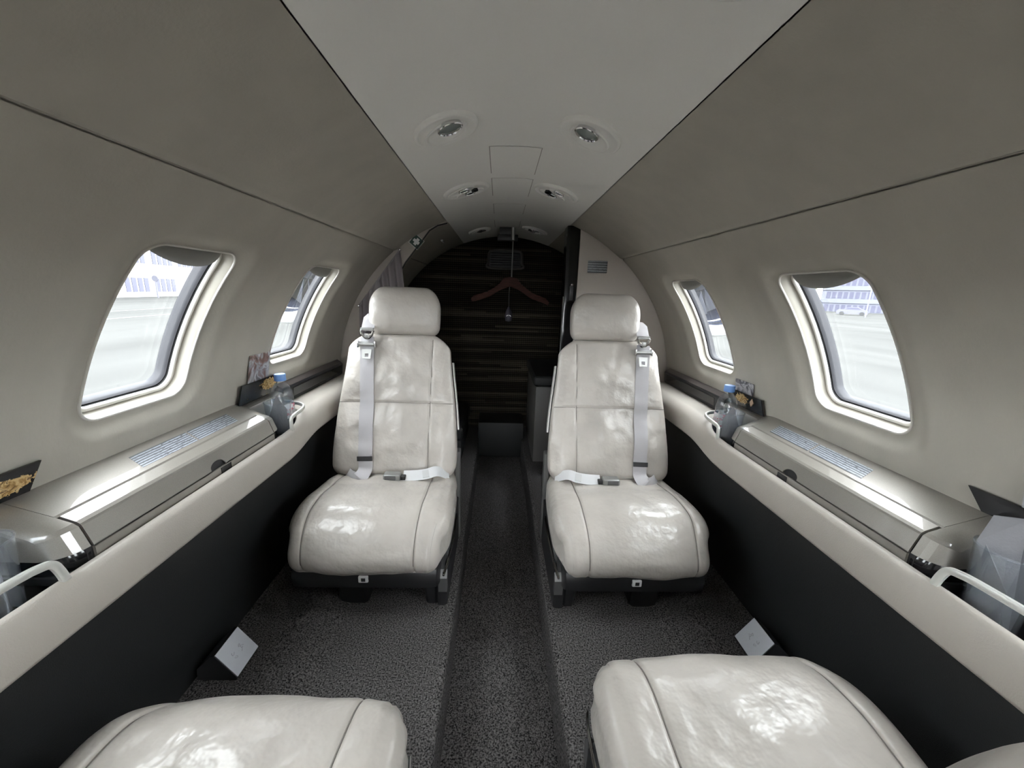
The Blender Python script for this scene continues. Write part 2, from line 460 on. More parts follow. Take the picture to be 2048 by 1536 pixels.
# ------------------------------------------------------------------ reading lights
LENS = mat('lamp_lens', (.30, .34, .33), .08, coat=1)
def light_pod(cx, cy, k, twin, label, tilt):
    root = empty('reading_light', ceilpt(cx, cy))
    sd = 1 if cx > 0 else -1
    L0 = Vector(root.location)
    a = asin(cx/RC)
    ex = Vector((cos(a), 0, -sin(a))); nz = Vector((-sin(a), 0, -cos(a))); ey = Vector((0, 1, 0))
    tilt = tilt if sd > 0 else pi-tilt
    e1 = ex*cos(tilt)+ey*sin(tilt); e2 = ex*sin(tilt)*sd-ey*cos(tilt)*sd      # e1: outboard-aft long axis, e2: forward side
    if e2.y > 0: e2 = -e2
    A_, B_ = (.082*k, .060*k) if twin else (.076*k, .058*k)
    def P(u, v, h):
        q = e1*u+e2*v
        x = max(-.262, min(.250, cx+q.dot(ex)*cos(a)))
        return ceilpt(x, cy+q.y, h)-L0
    def ell(ou, ov, ru, rv, h, n=40): return [P(ou+ru*cos(2*pi*j/n), ov+rv*sin(2*pi*j/n), h) for j in range(n)]
    prof = [(1.0, -.001), (1.0, .004), (.975, .0075), (.93, .0088), (.88, .0080), (.84, .0062), (.6, .0058), (.3, .0058), (.01, .0058)]
    MB().loft([ell(0, 0, A_*q, B_*q, h) for q, h in prof], True, False).build('bezel', HEAD, root, smooth=60)
    def scoop(ou, ov, ru, rv):
        rings = [ell(ou, ov, ru*q, rv*q, h, 34) for q, h in ((1.0, .0060), (.97, .0086), (.92, .0090), (.86, .0074), (.80, .0066), (.4, .0062), (.01, .0062))]
        MB().loft(rings, True, False).build('scoop', HEAD, root, smooth=60)
    def eye(ou, ov, ru, rv, m, nm, ringm=CHROME):
        c = P(ou, ov, .0062)
        t1 = (P(ou+.01, ov, .0062)-c).normalized(); t2 = (P(ou, ov+.01, .0062)-c).normalized()
        def cr(q, h, n=28): return [c+t1*cos(2*pi*j/n)*ru*q+t2*sin(2*pi*j/n)*rv*q+nz*h for j in range(n)]
        MB().loft([cr(q, h) for q, h in ((1.0, -.001), (1.0, .005), (.93, .0062), (.86, .0040))], True, False).build(nm+'_ring', ringm, root, smooth=50)
        MB().loft([cr(q, h) for q, h in ((.88, .0030), (.6, .0052), (.3, .0062), (.02, .0064))], True, True).build(nm, m, root, smooth=60)
    if twin:
        scoop(.004*k, .020*k, .056*k, .020*k); eye(-.010*k, .022*k, .021*k, .0125*k, LENS, 'lens')
        scoop(.004*k, -.022*k, .056*k, .022*k); eye(.000*k, -.018*k, .020*k, .012*k, GLOSSBLACK, 'air_nozzle')
        eye(-.028*k, -.008*k, .012*k, .010*k, GLOSSBLACK, 'vent_knob', GLOSSBLACK)
    else:
        scoop(.006*k, -.004*k, .058*k, .034*k); eye(-.020*k, .004*k, .031*k, .021*k, LENS, 'lens')
    tag(root, label, 'light', 'overhead reading lights')
    return root
TS_, TD = radians(49), radians(38)
light_pod(-.151, .850, 1, False, 'large oval reading light with chrome ringed lens, on the side of white building window', TS_)
light_pod(.136, .851, 1, False, 'large oval reading light with chrome ringed lens, on the side of office block window', TS_)
light_pod(-.150, 1.312, 1, True, 'twin oval light and air nozzle pod above headrest beside curtain', TD)
light_pod(.134, 1.308, 1, True, 'twin oval light and air nozzle pod above headrest beside placard', TD)
light_pod(-.148, 2.12, .9, False, 'small dim oval light pod near the rear hanger, on the curtain side', TS_)
light_pod(.133, 2.06, .9, True, 'small dim twin light pod near the rear hanger, beside dark post', TD)
light_pod(.150, .398, 1, False, 'oval reading light cut off by upper frame edge', TS_)

# ------------------------------------------------------------------ floor
XL, XR = -.143, .120
prof = [(-.72, .012), (-.60, .010), (-.50, .014), (-.47, .010), (-.44, .0), (-.16, 0), (XL-.004, -.002), (XL, -.008), (XL+.002, -.13), (XR-.002, -.13), (XR, -.008), (XR+.004, -.002), (.14, 0), (.42, 0), (.45, .010), (.48, .014), (.60, .010), (.72, .012)]
mb = MB().loft([[(x, y, z) for x, z in prof] for y in (Y0, -.3, .2, .6, 1.0, 1.4, 1.8, 2.47)], False, False)
floor = struct(mb.build('floor', CARPET, smooth=30), 'dark grey speckled carpet with a sunken aisle')

# black lower side panels
for side, wall in ((-1, wl), (1, wr)):
    cuts = [Y0, -.25, .30, 1.135, 1.70]
    for ya, yb in zip(cuts[:-1], cuts[1:]):
        g = .0022
        pts = [(.650, .455), (.652, .40), (.672, .25), (.690, .10), (.700, 0), (.71, -.02)]
        lean = .055
        mb = MB()
        def yy(y, z, first): 
            return y + (0.05*(.42-z)/.42 if abs(y-1.135) < 1e-6 else 0)
        mb.loft([[(side*x, yy(ya, z, 1)+g, z) for x, z in pts], [(side*x, yy(yb, z, 0)-g, z) for x, z in pts]], False, False)
        mb.build('lower_panel', DARK, wall)
    MB().loft([[(side*x, y, z) for x, z in ((.656, .455), (.660, .38), (.680, .24), (.705, .09), (.712, 0))] for y in (Y0, 1.7)], False, False).build('panel_backing', SEAL, wall)

# ------------------------------------------------------------------ side ledges
def xw(y):
    """outer edge of the padded ledge top: narrow lip beside wells, full width past the aft cup well"""
    if y < 1.035: return .621
    if y >= 1.195: return .742
    t = (y-1.035)/.16
    return .742-.121*sqrt(max(0, 1-t*t))
def ledge(side, label):
    root = empty('side_ledge', (side*.66, .6, .40))
    o = Vector(root.location)
    mb = MB(); rings = []
    ys = [Y0, -.3, .1, .3, .5, .7, .9, 1.0, 1.035, 1.05, 1.07, 1.09, 1.11, 1.13, 1.15, 1.165, 1.177, 1.186, 1.192, 1.1945, 1.196, 1.22, 1.3, 1.45, 1.66]
    for y in ys:
        k = smoothstep(1.0, 1.22, y); X = xw(y)
        zt = .484+.026*smoothstep(.98, 1.3, y)
        zb = .404+.020*k
        xi = .600+.010*k
        P = [(.655, zb+.012), (.625, zb), (xi+.006, zb+.003), (xi, zb+.012), (xi-.001, zt-.030), (xi+.002+.01*k, zt-.009-.004*k), (xi+.008+.02*k, zt-.001)]
        Xe = max(X, xi+.018)
        P += [(min(xi+.012+.03*k, Xe-.004), zt), (Xe-.003, zt+.0), (Xe, zt-.004), (Xe+.001, .440)]
        rings.append([(side*x-o.x, y-o.y, z-o.z) for x, z in P])
    mb.loft(rings, False, False)
    mb.build('padded_rail', LEDGE, root, smooth=50)
    b = MB()
    b.loft([[(side*x-o.x, y-o.y, z-o.z) for x, z in ((.6215, .464), (.6215, .4745), (.742, .4745), (.742, .464))] for y in (.472, 1.022)])
    b.build('deck', DARKPLASTIC, root, smooth=30)
    # dark liners of the cup wells, with a narrow shelf along the wall
    for ya, yb in ((-.25, .472), (1.026, 1.19)):
        b = MB()
        P = [(.6195, .47), (.6205, .437), (.628, .430), (.735, .430), (.741, .436), (.741, .50)]
        b.loft([[(side*x-o.x, y-o.y, z-o.z) for x, z in P] for y in (ya, yb)], False, False)
        b.build('well_liner', GLOSSBLACK, root, smooth=30)
        b = MB()
        P = [(.708, .430), (.707, .542), (.711, .550), (.745, .560), (.745, .43)]
        b.loft([[(side*x-o.x, y-o.y, z-o.z) for x, z in P] for y in (ya, yb)], True, True)
        b.build('back_shelf', DARKPLASTIC if ya < 0 else CAB, root, smooth=30)
    tag(root, label, 'armrest', 'side ledges')
    return root
ledge(-1, 'long beige padded side ledge along the wall, leading to the curtain')
ledge(1, 'long beige padded side ledge along the wall, leading to the dark post')

def cabinet(side, label):
    root = empty('table_cabinet', (side*.68, .75, .475))
    o = Vector(root.location)
    def st(P, y): return [(side*x-o.x, y-o.y, z-o.z) for x, z in P]
    B0 = .474
    YA, YB = .475, 1.024
    full = [(.745, B0), (.745, .568), (.735, .568), (.664, .545), (.640, .536), (.634, .532), (.6225, .498), (.6225, B0)]
    # back top strip + ends (body)
    strip = [(.745, .53), (.745, .568), (.735, .5685), (.667, .5462), (.664, .5435), (.664, .53)]
    MB().loft([st(strip, y) for y in (YA+.036, YB-.045)]).build('top_strip', CAB, root, smooth=12)
    def endcap(y_in, y_out, nm):
        d = y_out-y_in
        def sq(t, P):
            # plan rounding: front moves back towards the wall as t -> 1
            f = .034*(1-sqrt(max(0, 1-t*t)))
            q = []
            for x, z in P:
                xx = x+f if x < .70 else x
                q.append((min(xx, .742), z - (.006*t*t if z > .5 else 0)))
            return q
        up = [(.745, .500), (.745, .568), (.735, .5685), (.664, .5455), (.641, .537), (.634, .532), (.6235, .500), (.627, .4985)]
        rings = [st(sq(t, up), y_in+d*t) for t in (0, .3, .55, .75, .88, .96, 1.0)]
        MB().loft(rings).build(nm, CAB, root, smooth=15)
        lo = [(.745, B0), (.745, .4995), (.630, .4985), (.626, .49), (.626, B0)]
        MB().loft([st(sq(t, lo), y_in+d*t*.97) for t in (0, .3, .55, .75, .88, .96, 1.0)]).build('plinth', GLOSSBLACK, root, smooth=40)
    endcap(YA+.035, YA, 'end_cap'); endcap(YB-.045, YB, 'end_cap')
    # dark core seen through the gaps
    core = [(.745, B0+.001), (.745, .54), (.664, .541), (.641, .532), (.637, .529), (.6265, .497), (.6265, B0+.001)]
    MB().loft([st(core, y) for y in (YA+.030, YB-.040)]).build('core', SEAL, root)
    # folding lid: top slope and upper front
    lid = [(.6615, .539), (.6615, .5448), (.6605, .5455), (.6405, .5375), (.6355, .534), (.6335, .531), (.6230, .5005), (.6232, .499), (.626, .499), (.638, .529)]
    yc = .772
    def notch(y):
        h = .014*sqrt(max(0, 1-((y-yc)/.021)**2)); g_ = .0105/.0305
        return [(x+h*g_, z+h) if z < .502 else (x, z) for x, z in lid]
    lys = [YA+.0385, .70]+[yc-.021*cos(pi*k/16) for k in range(17)]+[.84, YB-.048]
    MB().loft([st(notch(y), y) for y in lys]).build('lid', CAB, root, smooth=12)
    fr = [(.630, B0+.003), (.6225, B0+.003), (.6222, B0+.004), (.6222, .4958), (.6228, .4966), (.630, .4966)]
    MB().loft([st(fr, y) for y in (YA+.039, YB-.048)]).build('front_panel', CABSIDE, root, smooth=12)
    # latch below the finger notch
    MB().box(side*.6216-o.x, side*.625-o.x, yc+.004-o.y, yc+.034-o.y, .478-o.z, .4945-o.z, .001).build('latch', DARKPLASTIC, root)
    # placards
    for (ya, yb) in ((.665, .795), (.800, .925)):
        def tz(x): return .568-(.735-x)*(.568-.545)/(.735-.664)+.0009
        x0, x1 = .676, .712
        sl = .014
        P4 = [(x0, ya), (x1, ya+sl), (x1, yb+sl), (x0, yb)]
        if side > 0: pass
        V = [(side*x-o.x, y-o.y, tz(x)-o.z) for x, y in P4]+[(side*x-o.x, y-o.y, tz(x)-.001-o.z) for x, y in P4]
        obj('placard', V, [(0, 1, 2, 3), (4, 5, 6, 7), (0, 1, 5, 4), (1, 2, 6, 5), (2, 3, 7, 6), (3, 0, 4, 7)], PLACARD, root, smooth=0)
    tag(root, label, 'cabinet', 'folding table cabinets')
cabinet(-1, 'long glossy taupe folding table cabinet on ledge, beside window facing white building')
cabinet(1, 'long glossy taupe folding table cabinet on ledge, beside window facing office block')

def rail(side, pts, label):
    P = [(side*x, y, z) for x, y, z in pts]
    o = Vector(P[0])
    tag(MB().tube([Vector(p)-o for p in smooth_path(P, 5)], .005, rect=(.0050, .0036)).build('cup_rail', RAILM, None, 40, loc=o), label, 'rail', 'cup rails')
for side, nm in ((-1, 'left'), (1, 'right')):
    beside = 'cup beside black snack pouch' if side < 0 else 'cup holding grey napkin'
    rail(side, [(.612, .462, .482), (.612, .458, .500), (.612, .452, .514), (.612, .440, .519), (.612, .41, .522), (.612, .3, .524), (.612, .1, .524), (.612, -.1, .524), (.612, -.22, .52), (.612, -.232, .482)],
         'cream metal cup rail with bent end, in front of near ' + beside)
    rail(side, [(.611, 1.040, .478), (.611, 1.041, .500), (.611, 1.045, .517), (.611, 1.07, .522), (.615, 1.11, .522), (.627, 1.147, .522), (.650, 1.170, .522), (.684, 1.184, .522), (.706, 1.186, .522), (.716, 1.186, .518)],
         'cream metal cup rail curving round water bottle ' + ('with upright wall photo card behind' if side < 0 else 'with tilted photo card behind'))

for side in (-1, 1):
    root = empty('wall_strip', (side*.73, 1.45, .508))
    o = Vector(root.location)
    def st(P, y): return [(side*x-o.x, y-o.y, z-o.z) for x, z in P]
    body = [(.745, .509), (.716, .509), (.712, .516), (.708, .556), (.712, .562), (.73, .574), (.745, .574)]
    MB().loft([st(body, y) for y in (1.192, 1.66)]).build('housing', DARKPLASTIC, root, smooth=30)
    MB().loft([st([(.7125, .523), (.7105, .523), (.7070, .551), (.7095, .551)], y) for y in (1.25, 1.64)]).build('slot', GLOSSBLACK, root)
    MB().loft([st([(.712, .5615), (.713, .5638), (.729, .5748), (.731, .573)], y) for y in (1.192, 1.66)]).build('top_trim', mat('strip_brown', (.10, .085, .08), .4), root)
    tag(root, 'black storage strip along wall above armrest, beside ' + ('curtain' if side < 0 else 'beige partition'), 'trim', 'black wall strips')

# ------------------------------------------------------------------ rear bulkhead and compartment
def circ(x, r=R): return ZC+sqrt(max(0, r*r-x*x))
PART = mat('partition_beige', (.44, .395, .35), .45, bump=.1, bump_scale=300)
PARTL = PART
# left bulkhead frame
outer = [(-(R+.01)*cos(t), ZC+(R+.01)*sin(t)) for t in [radians(d) for d in range(-35, 70, 5)]]+[(-.262, 1.168)]
inner = [(-.262, 1.150), (-.300, 1.140), (-.334, 1.119), (-.366, 1.078), (-.437, .989), (-.50, .88), (-.545, .76), (-.565, .6), (-.57, .3), (-.57, .04)]
mb = MB().prism(outer+inner, 'y', 1.712, 1.745)
wb = struct(mb.build('wall_bulkhead_left', PARTL, smooth=30), 'narrow beige arched bulkhead frame')
MB().tube([(x, 1.711, z) for x, z in [(-.262, 1.152)]+inner], .0028, 6).build('edge_seal', SEAL, wb)
# first-aid sign
fa = MB(); c = Vector((-.389, 1.7095, 1.073)); ang = radians(-40)
def fr2(pts, y):
    return [(c.x+u*cos(ang)-v*sin(ang), y, c.z+u*sin(ang)+v*cos(ang)) for u, v in pts]
sq = [(-.021, -.021), (.021, -.021), (.021, .021), (-.021, .021)]
sg = MB().loft([fr2(sq, 1.7118), fr2(sq, 1.7100)]).build('first_aid_sign', mat('sign_green', (.02, .06, .045), .4), wb, 0)
cr = [(-.006, -.015), (.006, -.015), (.006, -.006), (.015, -.006), (.015, .006), (.006, .006), (.006, .015), (-.006, .015), (-.006, .006), (-.015, .006), (-.015, -.006), (-.006, -.006)]
MB().loft([fr2(cr, 1.7100), fr2(cr, 1.7092)]).build('white_cross', WHITE, sg, 0)
sqo = [(-.023, -.023), (.023, -.023), (.023, .023), (-.023, .023)]
MB().tube([Vector(p) for p in fr2(sqo, 1.7105)], .0012, 6, closed=True).build('sign_border', WHITE, sg)
# right partition
outer = [((R+.01)*cos(t), ZC+(R+.01)*sin(t)) for t in [radians(d) for d in range(-35, 67, 4)]]+[(.298, 1.155)]
mb = MB().prism(outer+[(.298, .0), (.60, .0)], 'y', 1.712, 1.745)
wbr = struct(mb.build('wall_bulkhead_right', PART, smooth=30), 'plain beige partition panel')
MB().box(.338, .422, 1.7085, 1.7118, .974, 1.024, .003).build('placard', PLACARD2, wbr)
root = empty('door_post', (.27, 1.74, -.13))
tag(root, 'tall glossy black door post beside beige partition', 'post')
MB().box(-.028, .0275, -.028, .05, 0, 1.292, .006).build('post_body', GLOSSBLACK, root)
MB().box(-.004, .012, -.0335, -.027, .985, 1.045, .003).build('latch_plate', DARKPLASTIC, root)
MB().lathe([(.0005, -.008), (.005, -.007), (.006, 0), (.006, .004)], (.004, -.033, 1.05), 16, 'y').build('latch_button', CHROME, root)
MB().box(-.030, -.0265, -.0285, -.02, .2, 1.0, .001).build('edge_strip', mat('strip_dim', (.12, .12, .12), .5), root)

# rear compartment shell
REARF = FABRIC
for side, nm in ((-1, 'left'), (1, 'right')):
    mb = MB(); r_ = R-.004
    rings = []
    for y in (1.745, 2.0, 2.2, 2.46):
        rings.append([(side*r_*cos(t), y, ZC+r_*sin(t)) for t in [radians(-40+114*k/30) for k in range(31)]])
    o = struct(mb.loft(rings, False, False).build('wall_rear_%s' % nm, REARF, smooth=60), 'curved beige compartment wall in shade')
    if side < 0:
        MB().tube([(side*(r_-.001)*cos(S_SEAM/R), y, ZC+(r_-.001)*sin(S_SEAM/R)) for y in (1.75, 2.45)], .0025, 6).build('panel_seam', THREAD, o)
        a = radians(63); q = Vector((-(r_-.004)*cos(a), 2.08, ZC+(r_-.004)*sin(a)))
        MB().tube([q+Vector((-.0, -.03, 0)), q+Vector((0, .03, 0))], .006, 8).build('pull_handle', SATIN, o)
def stripes():
    m = bpy.data.materials.new('woven_stripe'); m.use_nodes = True
    N, L = m.node_tree.nodes, m.node_tree.links; b = N['Principled BSDF']; b.inputs['Roughness'].default_value = .9; b.inputs['Specular IOR Level'].default_value = .1
    tc = N.new('ShaderNodeTexCoord'); sx = N.new('ShaderNodeSeparateXYZ'); L.new(tc.outputs['Object'], sx.inputs[0])
    def math_(op, a, b2):
        n = N.new('ShaderNodeMath'); n.operation = op
        for k, v in enumerate((a, b2)):
            if v is None: continue
            if isinstance(v, (int, float)): n.inputs[k].default_value = v
            else: L.new(v, n.inputs[k])
        return n.outputs[0]
    # one random brightness per woven row, slightly different along the row
    row = math_('FLOOR', math_('MULTIPLY', sx.outputs[2], 1/.0125), None)
    seg = math_('FLOOR', math_('MULTIPLY', math_('ADD', sx.outputs[0], math_('MULTIPLY', row, .137)), 1/.9), None)
    cb = N.new('ShaderNodeCombineXYZ'); L.new(seg, cb.inputs[0]); L.new(row, cb.inputs[1])
    wn = N.new('ShaderNodeTexWhiteNoise'); L.new(cb.outputs[0], wn.inputs['Vector'])
    wv = math_('MULTIPLY', math_('SINE', math_('MULTIPLY', sx.outputs[0], 2*pi/.0125), None), .5)
    wh = math_('SINE', math_('MULTIPLY', sx.outputs[2], 2*pi/.0125), None)
    weave = math_('MULTIPLY', math_('ADD', wv, wh), .22)
    v = math_('ADD', math_('MULTIPLY', math_('POWER', wn.outputs['Value'], 2.2), .55), weave)
    r = N.new('ShaderNodeValToRGB'); e = r.color_ramp.elements
    e[0].position = .0; e[0].color = (.010, .0088, .007, 1); e[1].position = .85; e[1].color = (.085, .074, .056, 1)
    L.new(v, r.inputs[0]); L.new(r.outputs[0], b.inputs['Base Color'])
    bp = N.new('ShaderNodeBump'); bp.inputs['Strength'].default_value = .5; bp.inputs['Distance'].default_value = .003
    L.new(weave, bp.inputs['Height']); L.new(bp.outputs[0], b.inputs['Normal'])
    return m
pts = [(R*cos(t), ZC+R*sin(t)) for t in [radians(-54+288*k/60) for k in range(61)]]
rear = struct(MB().prism(pts, 'y', 2.45, 2.48).build('wall_rear', stripes(), smooth=0), 'dark woven textile wall with fine horizontal stripes')

# vent on the rear wall
root = empty('air_vent', (-.008, 2.449, 1.035))
tag(root, 'small louvred air vent with arched frame on the woven rear wall', 'vent')
VF = mat('vent_frame', (.08, .074, .066), .6)
fp = [(-.098, -.012), (.098, -.012), (.102, .02), (.098, .075), (.07, .089), (0, .094), (-.07, .089), (-.098, .075), (-.102, .02)]
MB().tube([(x, -.006, z) for x, z in closed_path([(x, 0, z) for x, z in fp], 4) and [(p.x, p.z) for p in closed_path([(x, 0, z) for x, z in fp], 4)]], .007, 8, closed=True).build('frame', VF, root)
MB().prism([(x*.97, z*.97) for x, z in fp], 'y', -.003, -.001).build('backing', SEAL, root)
for k in range(6):
    z = .003+.0135*k
    MB().loft([[(x, -.004, z+.004), (x, -.012, z-.002), (x, -.012, z), (x, -.004, z+.006)] for x in (-.088, .088)]).build('slat', mat('slat_dark', (.03, .028, .03), .5), root)

# hanger and its ceiling bracket
WOOD = mat('hanger_wood', (.045, .013, .008), .6, spec=.2, noise_amt=.25, noise_scale=30, stretch=(1, 6, 6))
root = empty('coat_hook_bracket', (0, 2.1, 1.2))
tag(root, 'small black ceiling bracket holding the coat hanger rod', 'bracket')
MB().box(-.055, .05, -.02, .025, -.062, -.032, .004).build('latch_body', DARKPLASTIC, root)
MB().box(-.045, .02, -.018, .02, -.032, .004, .003).build('mount', DARKPLASTIC, root)
MB().tube([(.024, -.024, .0), (.024, -.024, -.06)], .009, 12).build('pin', SATIN, root)
root = empty('coat_hanger', (.018, 2.1, .84))
tag(root, 'reddish wooden coat hanger hanging from a long metal rod', 'hanger')
hp = [(-.205, .003), (-.19, .020), (-.12, .040), (-.06, .080), (-.035, .112), (0, .120), (.035, .112), (.06, .080), (.12, .040), (.19, .015), (.21, -.004), (.205, -.022), (.185, -.012), (.11, .012), (.05, .052), (0, .070), (-.05, .052), (-.11, .014), (-.18, -.010), (-.20, -.012)]
rings = []
for dy, sc in ((-.014, .0), (-.010, 1), (.010, 1), (.014, .0)):
    q = []
    for x, z in hp:
        q.append((x, dy, z if sc else z))
    rings.append(q)
MB().loft([rings[1], rings[2]]).build('wooden_bar', WOOD, root, 60)
MB().tube([(.006, 0, .11), (.008, 0, .30)], .0035, 8).build('hook_rod', SATIN, root)
MB().tube(smooth_path([(-.003, 0, .07), (-.005, 0, .02), (-.004, -.002, -.04)], 5), .0012, 6).build('cord', mat('cord_grey', (.12, .12, .12), .6), root)
MB().lathe([(.001, -.115), (.016, -.11), (.022, -.085), (.014, -.055), (.004, -.035), (.001, -.03)], (-.004, 0, 0), 20).build('tag', mat('tag_cloth', (.05, .045, .06), .6), root)
MB().tube([Vector((-.004+.012*cos(t), -.019, -.085+.006*sin(t))) for t in [pi*k/8 for k in range(9)]], .0014, 6).build('tag_mark', SATIN, root)

# rear seat boxes in the dark
root = empty('rear_cabinet', (.36, 2.15, -.13))
tag(root, 'grey side cabinet with black padded top against woven rear wall', 'cabinet')
MB().box(-.20, .15, -.24, .28, 0, .545, .012).build('body', mat('grey_leather', (.12, .115, .108), .5), root)
MB().box(-.212, .15, -.25, .28, .545, .60, .02, 3).build('padded_top', DARK, root)
root = empty('rear_bench', (-.35, 2.2, -.13))
tag(root, 'low black bench in the unlit rear corner', 'bench')
MB().box(-.16, .13, -.28, .22, 0, .24, .02).build('bench_body', DARK, root)
MB().box(-.16, .14, -.29, .22, .24, .31, .03, 3).build('bench_cushion', DARK, root)
struct(MB().box(-.15, .13, 2.24, 2.449, -.125, .10, .01).build('step_rear', DARK), 'dark raised step below the woven wall')

# curtain
root = empty('curtain', (-.54, 1.70, .30))
tag(root, 'mauve grey curtain pinned up beside the bulkhead', 'curtain')
o = Vector(root.location)
p1, p2 = Vector((-.452, 1.694, 1.037)), Vector((-.632, 1.694, .804))
mb = MB(); rings = []
NU, NV = 90, 30
for i in range(NV+1):
    v = i/NV; ring = []
    for k in range(NU+1):
        u = k/NU
        top = p1.lerp(p2, u)
        # small slack in the hem
        bx = -.440-.20*u; bz = .22
        x = top.x+(bx-top.x)*v**.6 + .012*sin(pi*v)*(1-u); z = top.z+(bz-top.z)*v
        amp = .004+.012*min(1, v*2.2)
        y = top.y-.004 + amp*sin(u*2*pi*6.5+.6*sin(v*3)) + .003*sin(u*40+v*5)
        ring.append((x-o.x, y-o.y-.004, z-o.z))
    rings.append(ring)
mb.loft(rings, False, False).build('cloth', CURTAIN, root, smooth=80)
MB().tube([p1-o+Vector((0, -.006, 0)), p2-o+Vector((0, -.006, 0))], .004, 6).build('hem', CURTAIN, root)
for p in (p1, p2):
    MB().lathe([(.0005, -.010), (.004, -.009), (.0055, -.005), (.004, .0)], (p.x-o.x, p.y-o.y-.012, p.z-o.z), 14, 'y').build('snap_button', CHROME, root)

# forward end of the cabin: closed up to the glareshield, flight deck windscreen above
fpts = [((R+.05)*cos(t), ZC+(R+.05)*sin(t)) for t in [radians(-55+290*k/58) for k in range(59)]]
fpts = [(x, min(z, .52)) for x, z in fpts]
fp_ = []
for p in fpts:
    if not fp_ or (abs(p[0]-fp_[-1][0])+abs(p[1]-fp_[-1][1])) > 1e-4: fp_.append(p)
struct(MB().prism(fp_, 'y', Y0-.02, Y0+.01).build('wall_front', PART), 'low beige wall below the flight deck windscreen')

# ------------------------------------------------------------------ seats
def cat_profile():
    P = [(-.07, 0, .262), (0, 0, .268), (.10, 0, .281), (.19, 0, .291), (.265, 0, .283), (.322, 0, .250), (.352, 0, .205), (.356, 0, .172), (.345, 0, .152), (.325, 0, .147), (.2, 0, .150), (-.05, 0, .152), (-.078, 0, .165), (-.082, 0, .24)]
    return [(p.x, p.z) for p in closed_path(P, 9)]
def make_seat(m, seed):
    """local frame: front faces -Y, aisle side is +X*m, y=0 at the seat/back junction"""
    root = empty('cabin_seat')
    off3 = Vector((seed*3.1, seed*1.7, 0))
    # ---- cushion
    prof = cat_profile(); n = len(prof)
    nrm = []
    for i in range(n):
        a, b = Vector(prof[i-1]), Vector(prof[(i+1) % n]); t = (b-a).normalized(); nrm.append(Vector((-t.y, t.x)))
    cen = Vector((sum(p[0] for p in prof)/n, sum(p[1] for p in prof)/n))
    if (Vector(prof[n//4])+nrm[n//4]*.01-cen).length < (Vector(prof[n//4])-cen).length: nrm = [-v for v in nrm]
    hw, rE = .213, .040
    xs = []
    for k in range(9): xs.append(-hw+rE-rE*cos(pi/2*k/8 - 0) if False else -(hw-rE)-rE*cos(pi/2*k/8))
    xs += [-(hw-rE)+(2*(hw-rE))*k/112 for k in range(1, 112)]
    for k in range(9): xs.append((hw-rE)+rE*sin(pi/2*k/8))
    SE = (.132, -.160, .186)
    def inward(d, z, e):
        # round the side edges by sliding towards the cushion's core line
        mx, mz = max(-.035, min(.285, d)), .212
        L_ = math.hypot(mx-d, mz-z)
        k = min(e/L_, .96) if L_ > 1e-6 else 0
        return d+(mx-d)*k, z+(mz-z)*k
    rings = []
    for x in xs:
        ex = max(0, abs(x)-(hw-rE)); e = rE-sqrt(max(0, rE*rE-ex*ex)); ring = []
        for i, (d, z) in enumerate(prof):
            top = smoothstep(-.2, .5, nrm[i].y)*1.0 + smoothstep(.2, .7, nrm[i].x)
            top = min(1, top) if d > -.06 else 0
            g = 0
            for s in SE: g += .0045*math.exp(-((x-s)/.0032)**2)
            if -.16 < x < .132: g += .003*math.exp(-((d-.115)/.008)**2)*(1 if z > .2 else 0)
            # soft pillowing between seams
            pil = 0
            if -.16 < x < .132: pil = .006*(1-((x+.014)/.146)**2)
            wn = noise.noise(Vector((x*11, d*14, z*12))+off3)*.0048+noise.noise(Vector((x*28, d*18, z*20))+off3)*.0012
            disp = (-g+pil+wn)*top
            din, zin = inward(d, z, e)
            # plan shape
            wsc = 1+.030*smoothstep(0, .2, d)-.10*smoothstep(.25, .36, d)*smoothstep(.1, .21, abs(x))
            if d < .05: wsc -= .06*smoothstep(.05, -.07, d)
            dd, zz = din+nrm[i].x*disp, zin+nrm[i].y*disp
            ring.append((m*x*wsc, -dd, zz))
        rings.append(ring)
    cu = MB().loft(rings).build('cushion', LEATHER, root, smooth=70)
    for s in SE:
        pts = []
        for i, (d, z) in enumerate(prof):
            if nrm[i].y > -.1 and d > -.05 and z > .15:
                wsc = 1+.030*smoothstep(0, .2, d)-.10*smoothstep(.25, .36, d)*smoothstep(.1, .21, abs(s))
                ex = max(0, abs(s)-(hw-rE)); e = rE-sqrt(max(0, rE*rE-ex*ex))
                pil = .006*(1-((s+.014)/.146)**2) if -.16 < s < .132 else 0
                wn = noise.noise(Vector((s*11, d*14, z*12))+off3)*.0048+noise.noise(Vector((s*28, d*18, z*20))+off3)*.0012
                q = -.0045+.0009+pil+wn
                din, zin = inward(d, z, e)
                pts.append((m*s*wsc, -(din+nrm[i].x*q), zin+nrm[i].y*q))
        MB().tube(pts, .0013, 6).build('seam_stitching', THREAD, cu)
    # ---- backrest (local: v up the lean)
    H = .500; LEAN = radians(17)
    base = Vector((0, .005, .245))
    up = Vector((0, sin(LEAN), cos(LEAN))); nb = Vector((0, -cos(LEAN), sin(LEAN)))
    def bw(v):
        a = .203+.005*sin(pi*min(1, v/.35)) if v < .35 else .203-.029*smoothstep(.30, .95, v)
        c = 1.0
        if v < .10: a -= .050*(1-sqrt(max(0, 1-((.10-v)/.10)**2)))
        if v > .88: a -= .050*((v-.88)/.12)**1.6+.018*(1-sqrt(max(0, 1-((v-.88)/.12)**2)))
        return a
    def bt(v):
        t = .105-.030*v
        f = 1.0
        if v < .08: f = sqrt(max(0, 1-((.08-v)/.08)**2))
        if v > .93: f = sqrt(max(0.0, 1-((v-.93)/.07)**2))
        return t*max(f, .04)
    VS = .515
    BS = (.115, -.104)
